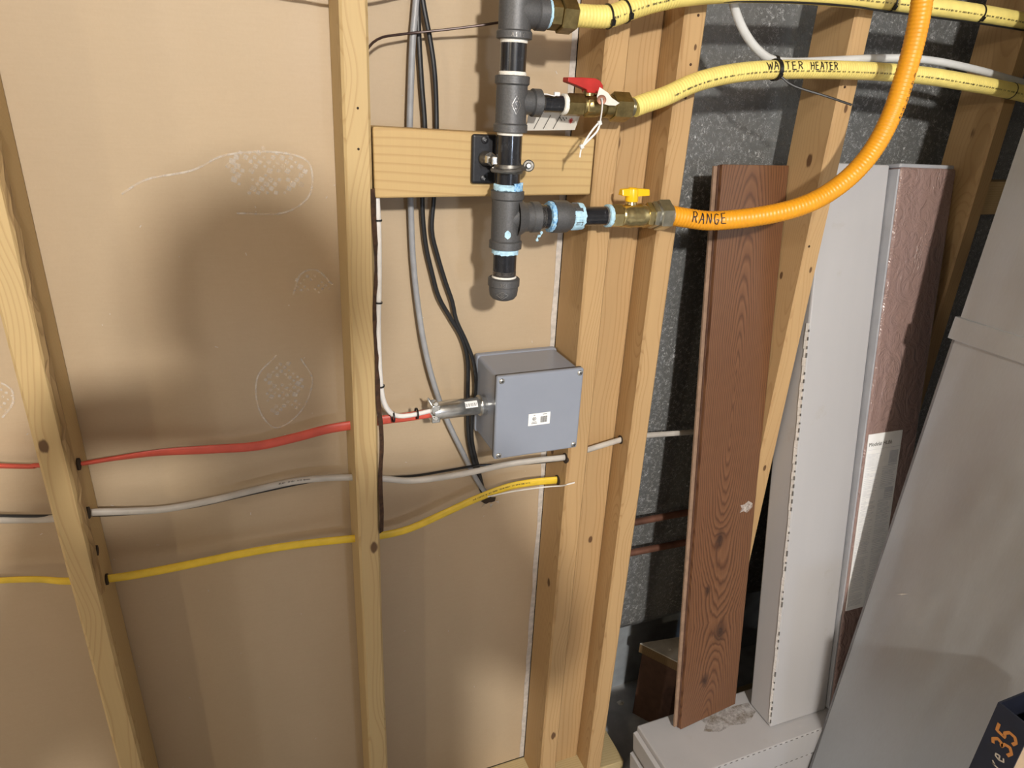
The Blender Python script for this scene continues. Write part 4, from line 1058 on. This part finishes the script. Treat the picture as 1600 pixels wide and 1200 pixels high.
# torn hole in the drywall where the cords go through
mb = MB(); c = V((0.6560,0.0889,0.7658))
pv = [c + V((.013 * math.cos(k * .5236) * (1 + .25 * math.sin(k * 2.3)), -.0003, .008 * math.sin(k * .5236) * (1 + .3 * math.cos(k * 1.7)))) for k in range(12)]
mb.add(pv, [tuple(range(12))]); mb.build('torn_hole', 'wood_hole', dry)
mb = MB()
for k in range(7):
    a = k * .9 + 3.0; q = c + V((.014 * math.cos(a), -.001, .009 * math.sin(a)))
    mb.add([q, q + V((.006 * math.cos(a + 1), -.006, .004)), q + V((.008 * math.cos(a), -.003, .007 * math.sin(a)))], [(0, 1, 2)])
mb.build('torn_paper', 'paper_edge', dry)

# ---------------------------------------------------------------- stacked flooring
def oriented(name, base, ux, uz, label, cat):
    """Empty whose local x runs across a leaning board, z along it and -y out of its face"""
    uz = V(uz).normalized(); ux = V(ux); ux = (ux - uz * ux.dot(uz)).normalized(); uy = uz.cross(ux); base = V(base) + V((0, 0, .0012))
    o = bpy.data.objects.new(name, None); o.empty_display_size = .02
    o.matrix_world = Matrix((( ux.x, uy.x, uz.x, base[0]), (ux.y, uy.y, uz.y, base[1]), (ux.z, uy.z, uz.z, base[2]), (0, 0, 0, 1)))
    COL.objects.link(o); tag(o, label, cat)
    return o
def lpart(mb, name, mat, parent, bevel=0, seg=2, label=None):
    o = mb.build(name, mat, None, bevel, seg, label); o.parent = parent; return o
# three cartons lying flat, stacked on the floor
CT = 0.22
def flat_carton(x0, y0, y1, z0, z1, label):
    c = thing('flooring_carton', (x0 + .6, (y0 + y1) / 2, z0), label, 'carton', 'white flooring cartons lying flat')
    MB().box((x0 + .003, y0, z0), (x0 + 1.22, y1, z1)).build('body', 'carton_white', c, bevel=.003)
    MB().hexa([(x0 + .0005, y0 + .002, z0 + .003), (x0 + .0028, y0 + .002, z0 + .003), (x0 + .0028, y1 - .002, z0 + .003), (x0 + .0005, y1 - .002, z0 + .003),
               (x0 - .006, y0 + .002, z1 - .016), (x0 + .0028, y0 + .002, z1 - .013), (x0 + .0028, y1 - .002, z1 - .013), (x0 - .006, y1 - .002, z1 - .016)]).build('end_flap', 'carton_white', c, bevel=.001)
    mb = MB()
    for k in range(36):
        x = x0 + .08 + k * .0145
        mb.box((x, y0 - .0002, z1 - .0022), (x + .006, y0 + .0008, z1 - .0008))
    tag(mb.build('perforation', 'carton_print_dark', c), kind='stuff')
    return c
lc = flat_carton(0.963, -.1955, -.0525, .1472, CT, 'topmost white flooring carton lying flat under the leaning boards')
flat_carton(0.969, -.1940, -.0450, .0738, .1468, 'middle white carton of the flat stack on the floor')
flat_carton(0.976, -.1950, -.0400, 0.0, .0734, 'lowest white carton of the flat stack, resting on the floor')
mb = MB(); pv = [V((1.165 + .070 * math.cos(k * .5236) * (1 + .25 * math.sin(k * 1.9)), -.100 + .028 * math.sin(k * .5236) * (1 + .3 * math.sin(k * 2.7)), CT + .0006)) for k in range(12)]
mb.add(pv, [tuple(range(12))]); mb.build('scuffed_patch', 'dirt_scuff', lc)

# red-brown laminate plank
pa = V((1.0440, -.0967, CT + .0008)); pb = V((1.2080, -.0755, CT + .0008)); pt0 = V((1.0405, .0640, 1.370)); pt1 = V((1.1990, .0730, 1.370))
ux = (pb - pa); uz = (pt0 + pt1) / 2 - (pa + pb) / 2; PL = uz.length; PWD = .163
pk = oriented('laminate_plank', (pa + pb) / 2, ux, uz, 'red-brown wood grain laminate plank leaning upright in the open bay', 'plank')
lpart(MB().hexa([(-PWD / 2, -.0025, .004), (PWD / 2, -.0025, 0), (PWD / 2, .0045, 0), (-PWD / 2, .0045, .004), (-PWD / 2, -.0025, PL), (PWD / 2, -.0025, PL), (PWD / 2, .0045, PL), (-PWD / 2, .0045, PL)]), 'wear_face', 'laminate_print', pk, .0008)
lpart(MB().box((-PWD / 2 - .0015, .0045, .004), (PWD / 2 - .003, .0075, PL - .001)), 'core', 'plank_core_dark', pk)
lpart(MB().box((-PWD / 2 - .009, .0075, .006), (PWD / 2 - .002, .012, PL - .002)), 'groove_lip', 'plank_core', pk, .0006)
mb = MB()
pv = [(0.055 + .018 * math.cos(k * .628) * (1 + .3 * math.sin(k * 2.2)), -.0029, .495 + .011 * math.sin(k * .628) * (1 + .3 * math.cos(k * 3.1))) for k in range(10)]
mb.add(pv, [tuple(range(10))]); lpart(mb, 'pale_scuff', 'chalk_mark', pk)

# tall white carton
wa = V((1.2376, -.1572, CT + .0005)); wb = V((1.3948, -.1589, CT + .0005)); wt = V((1.2580, .0500, 1.377)); wt1 = V((1.4150, .0500, 1.377))
ux = wb - wa; uz = (wt + wt1) / 2 - (wa + wb) / 2; WL = uz.length; WW = .157; WD = .066
wk_ = oriented('flooring_carton', (wa + wb) / 2, ux, uz, 'tall white flooring carton leaning between two studs, torn along its front corner', 'carton')
lpart(MB().hexa([(-WW / 2, 0, 0.0), (WW / 2, 0, 0.0), (WW / 2, WD, .0115), (-WW / 2, WD, .0115), (-WW / 2, 0, WL), (WW / 2, 0, WL), (WW / 2, WD, WL), (-WW / 2, WD, WL)]), 'body', 'carton_white', wk_, .004)
mb = MB(); mb2 = MB(); rnd = random.Random(3); k = 0; z = .012
while z < .88:
    w = rnd.uniform(.002, .0042) * (1.0 if z < .55 else 1.5)
    mb2.add([(-WW / 2 - .0014, .0026 + w, z), (-WW / 2 - .0006, -.0006, z), (-WW / 2 - .0006, -.0006, z + .016), (-WW / 2 - .0014, .0026 + w, z + .016)], [(0, 1, 2, 3)])
    if rnd.random() < .8:
        mb.box((-WW / 2 - .0014, -.0010, z), (-WW / 2 + rnd.uniform(.0002, .0012), .0010, z + rnd.uniform(.003, .012)))
    z += .0165
lpart(mb2, 'torn_edge', 'carton_torn', wk_); tag(lpart(mb, 'perforation', 'carton_print_dark', wk_), kind='stuff')

# brown shrink-wrapped pack
ba = V((1.3985, -.1680, CT + .0005)); bb = V((1.5465, -.1690, CT + .0005)); bt0 = V((1.4190, .0270, 1.376)); bt1 = V((1.5670, .0270, 1.376))
ux = bb - ba; uz = (bt0 + bt1) / 2 - (ba + bb) / 2; BL = uz.length; BW = .148; BD = .072
bp_ = oriented('flooring_pack', (ba + bb) / 2, ux, uz, 'brown shrink-wrapped flooring pack with a white instruction sheet', 'flooring pack')
lpart(MB().box((-BW / 2 + .002, .0005, .006), (BW / 2, BD, BL - .002)), 'wrapped_face', 'brown_film', bp_, .006, 3)
lpart(MB().box((-BW / 2 - .0015, .004, .004), (-BW / 2 + .003, BD - .002, BL - .006)), 'side_edge', 'film_grey', bp_, .001)
lpart(MB().box((-BW / 2, .003, BL - .004), (BW / 2 - .004, BD - .003, BL + .004)), 'end_fold', 'film_grey', bp_, .003)
s0 = V((1.4068,-0.0591,0.8656))
inv = bp_.matrix_world.inverted(); lz = (inv @ s0).z; lx = (inv @ s0).x
SW, SH = .094, .40
sh = lpart(MB().box((-BW / 2 + .006, -.0012, lz - SH), (-BW / 2 + .006 + SW, .0002, lz)), 'instruction_sheet', 'paper_white', bp_, label='white printed instruction sheet')
def txt(body, size, loc, parent, mat, rot=(math.pi / 2, 0, 0), name='lettering'):
    cu = bpy.data.curves.new(name, 'FONT'); cu.body = body; cu.size = size; cu.extrude = 0
    tmp = bpy.data.objects.new(name, cu); COL.objects.link(tmp)
    dg = bpy.context.evaluated_depsgraph_get()
    me = bpy.data.meshes.new_from_object(tmp.evaluated_get(dg))
    bpy.data.objects.remove(tmp)
    o = bpy.data.objects.new(name, me); me.materials.clear(); me.materials.append(M(mat))
    o.location = loc; o.rotation_euler = rot; COL.objects.link(o); o.parent = parent
    return o
x0 = -BW / 2 + .009
txt('Model# HL86', .0115, (x0, -.0016, lz - .026), sh, 'print_ink')
mb = MB(); rnd = random.Random(8)
mb.box((x0, -.0016, lz - .034), (x0 + .09, -.0013, lz - .0335))
z = lz - .044
while z > lz - SH + .01:
    L = rnd.uniform(.030, .040) if rnd.random() > .12 else .012
    mb.box((x0, -.0016, z), (x0 + L, -.0013, z + .0008))
    if not (lz - .075 < z < lz - .042 or lz - .15 < z < lz - .125):
        mb.box((x0 + .047, -.0016, z), (x0 + .047 + rnd.uniform(.030, .040), -.0013, z + .0008))
    else:
        mb.box((x0 + .062, -.0016, z), (x0 + .086, -.0013, z + .0022))
    z -= rnd.choice((.0028, .0028, .0042))
tag(mb.build('printed_lines', 'grey_ink', None), kind='stuff').parent = sh

# ---------------------------------------------------------------- pieces behind the planks
for q, lb in (((.975, 1.19, .632, .628), 'upper of the two dull copper pipes behind the plank'), ((.975, 1.19, .552, .545), 'lower of the two dull copper pipes behind the plank')):
    mb = MB().tube([(q[0] - .1, .108, q[2] + .002), (q[0], .108, q[2]), (q[1], .108, q[3])], .0078, 14, .02)
    tag(mb.build('copper_pipe', 'copper_dull'), lb, 'pipe', 'copper pipes in the open bay')
    # each pipe passes on through the next stud
wd = thing('scrap_board', (1.13, .14, 0), 'pale topped scrap board on an added dark fill behind the leaning plank', 'board')
poly = [(1.090, .1415), (1.147, .056), (1.196, .054), (1.196, .128), (1.149, .134)]
MB().prism(poly, (0, 0, .207), (1, 0, 0), (0, 1, 0), .0255).build('core', lumber('lumber_scrap', 33, (.24, .16, .08), (.15, .09, .04)), wd)
MB().prism(poly, (0, 0, .2326), (1, 0, 0), (0, 1, 0), .0024).build('white_facing', 'scrap_white', wd)
MB().prism([(1.098, .138), (1.150, .061), (1.195, .059), (1.195, .126), (1.149, .131)], (0, 0, 0), (1, 0, 0), (0, 1, 0), .2068).build('dark_fill', 'plank_core_dark', wd)  # added dark body, stands in for the dark gap under the board
for x, y, z, s_, lb in ((1.150, .100, .235, .006, 'white crumb of foam lying on the pale scrap board'), (1.085, .175, 0.0, .010, 'white crumb of foam on the floor behind the triple post')):
    mb = MB(); rnd = random.Random(int(x * 1000))
    mb.add([(x + s_ * rnd.uniform(.7, 1.2) * math.cos(a), y + s_ * rnd.uniform(.7, 1.2) * math.sin(a), z) for a in (0, 1.3, 2.5, 3.7, 5)] + [(x, y, z + s_ * .6)], [(0, 1, 5), (1, 2, 5), (2, 3, 5), (3, 4, 5), (4, 0, 5), (4, 3, 2, 1, 0)])
    tag(mb.build('foam_crumb', 'scrap_white'), lb, 'debris')

# ---------------------------------------------------------------- sheet metal duct
du = thing('sheet_metal_duct', (1.6, -.48, 0), 'large galvanised sheet metal duct standing at the right', 'duct')
DYN = -.62
dxz = lambda z: 1.331 + .090 * z                # the duct leans a little towards the wall as it rises
dyf = lambda z: -.2055 + .0442 * z
def sheet(z0, z1, name, wob=.004):
    mb = MB(); vs_ = []; ny, nz = 14, 24
    for j in range(nz + 1):
        for i in range(ny + 1):
            z = z0 + (z1 - z0) * j / nz; y = dyf(z) + (DYN - dyf(z)) * i / ny
            b_ = wob * math.sin(math.pi * i / ny) * (mnoise.noise(V((y * 3, z * 1.6, 5))) + .3)
            vs_.append((dxz(z) - b_, y, z))
    mb.add(vs_, [(j * (ny + 1) + i, j * (ny + 1) + i + 1, (j + 1) * (ny + 1) + i + 1, (j + 1) * (ny + 1) + i) for j in range(nz) for i in range(ny)], True)
    face = mb.build(name, 'galvanised_sheet', du); mb = MB()
    a, b_ = dxz(z0), dxz(z1)
    mb.add([(a, dyf(z0), z0), (2.1, dyf(z0), z0), (2.1, dyf(z1), z1), (b_, dyf(z1), z1), (a, DYN, z0), (2.1, DYN, z0), (2.1, DYN, z1), (b_, DYN, z1)], [(0, 1, 2, 3), (7, 6, 5, 4), (1, 5, 6, 2), (3, 2, 6, 7)])
    mb.build('return_sides', 'galvanised_sheet', face)
    return face
ZC0, ZC1 = 1.103, 1.142
sheet(0.0, ZC0 + .003, 'lower_section')
sheet(ZC1 - .003, 2.415, 'upper_section')
MB().hexa([(dxz(ZC0) - .008, DYN - .004, ZC0), (2.102, DYN - .004, ZC0), (2.102, dyf(ZC0) + .006, ZC0), (dxz(ZC0) - .008, dyf(ZC0) + .006, ZC0),
           (dxz(ZC1) - .006, DYN - .004, ZC1), (2.102, DYN - .004, ZC1), (2.102, dyf(ZC1) + .006, ZC1), (dxz(ZC1) - .006, dyf(ZC1) + .006, ZC1)]).build('joint_collar', 'galvanised_sheet', du, bevel=.0012)
MB().hexa([(dxz(0) - .0008, dyf(0) - .003, 0), (dxz(0) + .010, dyf(0) - .003, 0), (dxz(0) + .010, dyf(0) + .0012, 0), (dxz(0) - .0008, dyf(0) + .0012, 0),
           (dxz(ZC0) - .0008, dyf(ZC0) - .003, ZC0), (dxz(ZC0) + .010, dyf(ZC0) - .003, ZC0), (dxz(ZC0) + .010, dyf(ZC0) + .0012, ZC0), (dxz(ZC0) - .0008, dyf(ZC0) + .0012, ZC0)]).build('corner_seam', 'galvanised_edge', du)
for y, z, L, a in ((-.245, .62, .016, -.7), (-.30, .86, .008, .6)):
    c = V((dxz(z) - .0045, y, z))
    MB().add([c + V((0, L * math.cos(a), L * math.sin(a))), c + V((0, .0009, .0009)), c - V((0, L * math.cos(a), L * math.sin(a))), c - V((0, .0009, .0009))], [(0, 1, 2, 3)]).build('scratch', 'paper_edge', du)

# slim navy carton standing in front of the duct
nb_ = thing('slim_carton', (1.26, -.55, 0), 'slim open navy carton with an orange 35 at the lower right corner', 'carton')
NX0, NX1, NY0, NY1, NH = 1.20, 1.325, -.5745, -.528, .706
for lo, hi, nm, mt in (((NX0, NY0, 0), (NX0 + .0025, NY1, NH), 'printed_side', 'navy_board'), ((NX0 + .0025, NY1 - .0025, 0), (NX1, NY1, NH), 'back_panel', 'navy_board'), ((NX1 - .0025, NY0, 0), (NX1, NY1 - .0025, NH), 'far_side', 'navy_board'), ((NX0 + .0025, NY0, 0), (NX1 - .0025, NY0 + .0025, NH - .012), 'front_panel', 'kraft_board'), ((NX0 + .0025, NY0 + .0025, 0), (NX1 - .0025, NY1 - .0025, .003), 'bottom_panel', 'navy_board')):
    o = MB().box(lo, hi).build(nm, mt, nb_)
    if nm == 'printed_side': ns = o
# lettering reads upwards along the side: text x = up, text y = away from the viewer's right (towards +Y)
fn = lambda x, y: (V((NX0, NY0 + y, x)), V((-1, 0, 0)))
mb = MB(); write_strokes(mb, '35', fn, .640, .0085, .0175, .026, .0040, .0045, .0004)
mb.build('number_print', 'orange_ink', ns, label='orange number 35 printed reading upwards')
mb = MB(); write_strokes(mb, 'ire', fn, .596, .012, .013, .020, .001, .0022, .0004)
mb.build('script_print', 'cream_ink', ns)

# ---------------------------------------------------------------- the person taking the picture (stands behind the lens, throws the soft shadow)
pe = thing('person', (0.295, -1.235, 0), 'person in dark clothes standing behind the lens, whose shadow falls on the drywall', 'person')
Cc = V((0.272184, -0.914673, 1.456)); FW = V((.355, .85, -.389)).normalized(); RT = V((.929, -.366, .047)).normalized(); UPc = RT.cross(FW)
phc = Cc - FW * .016 - RT * .045
ph = thing('phone', phc, 'black phone held sideways in both hands by the person', 'phone')
MB().obox(phc, RT, UPc, FW, .150, .072, .008).build('case', 'black_plastic', ph, bevel=.003)
def chain():
    vs_ = []; es = []; rs = []
    def add(p, r, par=None):
        vs_.append(V(p)); rs.append(r)
        if par is not None: es.append((par, len(vs_) - 1))
        return len(vs_) - 1
    PX, PYc = .302, -1.225
    pel = add((PX, PYc, .97), (.175, .125))
    sp1 = add((PX, PYc - .01, 1.14), (.175, .12), pel)
    ch_ = add((PX, PYc, 1.37), (.195, .13), sp1)
    nb = add((PX, PYc + .02, 1.49), (.075, .07), ch_)
    nk = add((PX, PYc + .045, 1.555), (.055, .058), nb)
    hd0 = add((PX, PYc + .075, 1.62), (.070, .085), nk)
    hd1 = add((PX, PYc + .070, 1.685), (.075, .092), hd0)
    add((PX, PYc + .060, 1.735), (.052, .065), hd1)
    add((PX, PYc + .165, 1.635), (.012, .016), hd0)
    for sg in (-1, 1):
        sh_ = add((PX + sg * .168, PYc + .005, 1.455), (.070, .068), ch_)
        grip = phc + RT * sg * .084
        el = add((PX + sg * .285, PYc + .09, 1.20), (.052, .052), sh_)
        wr = add(grip - UPc * .055 - FW * .075, (.029, .026), el)
        pm = add(grip - UPc * .022 - FW * .030, (.036, .022), wr)
        for k in range(4):
            b0 = grip + UPc * (.022 - .016 * k) + RT * sg * .012 - FW * .018
            f1 = add(b0, (.0095, .0095), pm)
            f2 = add(b0 + RT * sg * .004 + FW * .024, (.009, .009), f1)
            add(b0 - RT * sg * .022 + FW * .0265, (.0078, .0078), f2)
        tb = add(grip - RT * sg * .006 + UPc * .004 - FW * .022, (.011, .011), pm)
        add(grip - RT * sg * .030 + UPc * .010 - FW * .017, (.0095, .0095), tb)
        hp_ = add((PX + sg * .095, PYc, .88), (.092, .095), pel)
        kn_ = add((PX + sg * .11, PYc + .02, .49), (.062, .065), hp_)
        an = add((PX + sg * .12, PYc - .01, .09), (.042, .046), kn_)
        add((PX + sg * .14, PYc + .15, .045), (.042, .034), an)
    return vs_, es, rs
vs_, es, rs = chain()
me = bpy.data.meshes.new('body'); off = V(pe.location)
me.from_pydata([v - off for v in vs_], es, [])
bo = bpy.data.objects.new('body', me); COL.objects.link(bo); bo.parent = pe
md = bo.modifiers.new('skin', 'SKIN'); md.use_smooth_shade = True
for i, r in enumerate(rs):
    me.skin_vertices[0].data[i].radius = r; me.skin_vertices[0].data[i].use_root = (i == 0)
bo.modifiers.new('sub', 'SUBSURF').levels = 2
dg = bpy.context.evaluated_depsgraph_get()
m2 = bpy.data.meshes.new_from_object(bo.evaluated_get(dg))
bo.modifiers.clear(); bo.data = m2
m2.materials.clear(); m2.materials.append(M('cloth_dark')); m2.materials.append(M('skin'))
for f in m2.polygons:
    c = f.center + off
    f.material_index = 1 if (c.z > 1.535 or (c - phc).length < .135) else 0
# hair cap
hm = MB(); vs2 = []
for j in range(9):
    for i in range(24):
        t_, p_ = j / 8 * 1.75, i / 24 * 6.2832
        vs2.append((.302 + .083 * math.sin(t_) * math.cos(p_), -1.167 + .100 * math.sin(t_) * math.sin(p_) - .012, 1.665 + .098 * math.cos(t_)))
hm.add(vs2, [(j * 24 + i, j * 24 + (i + 1) % 24, (j + 1) * 24 + (i + 1) % 24, (j + 1) * 24 + i) for j in range(8) for i in range(24)], True)
hm.build('hair', 'bark', pe)
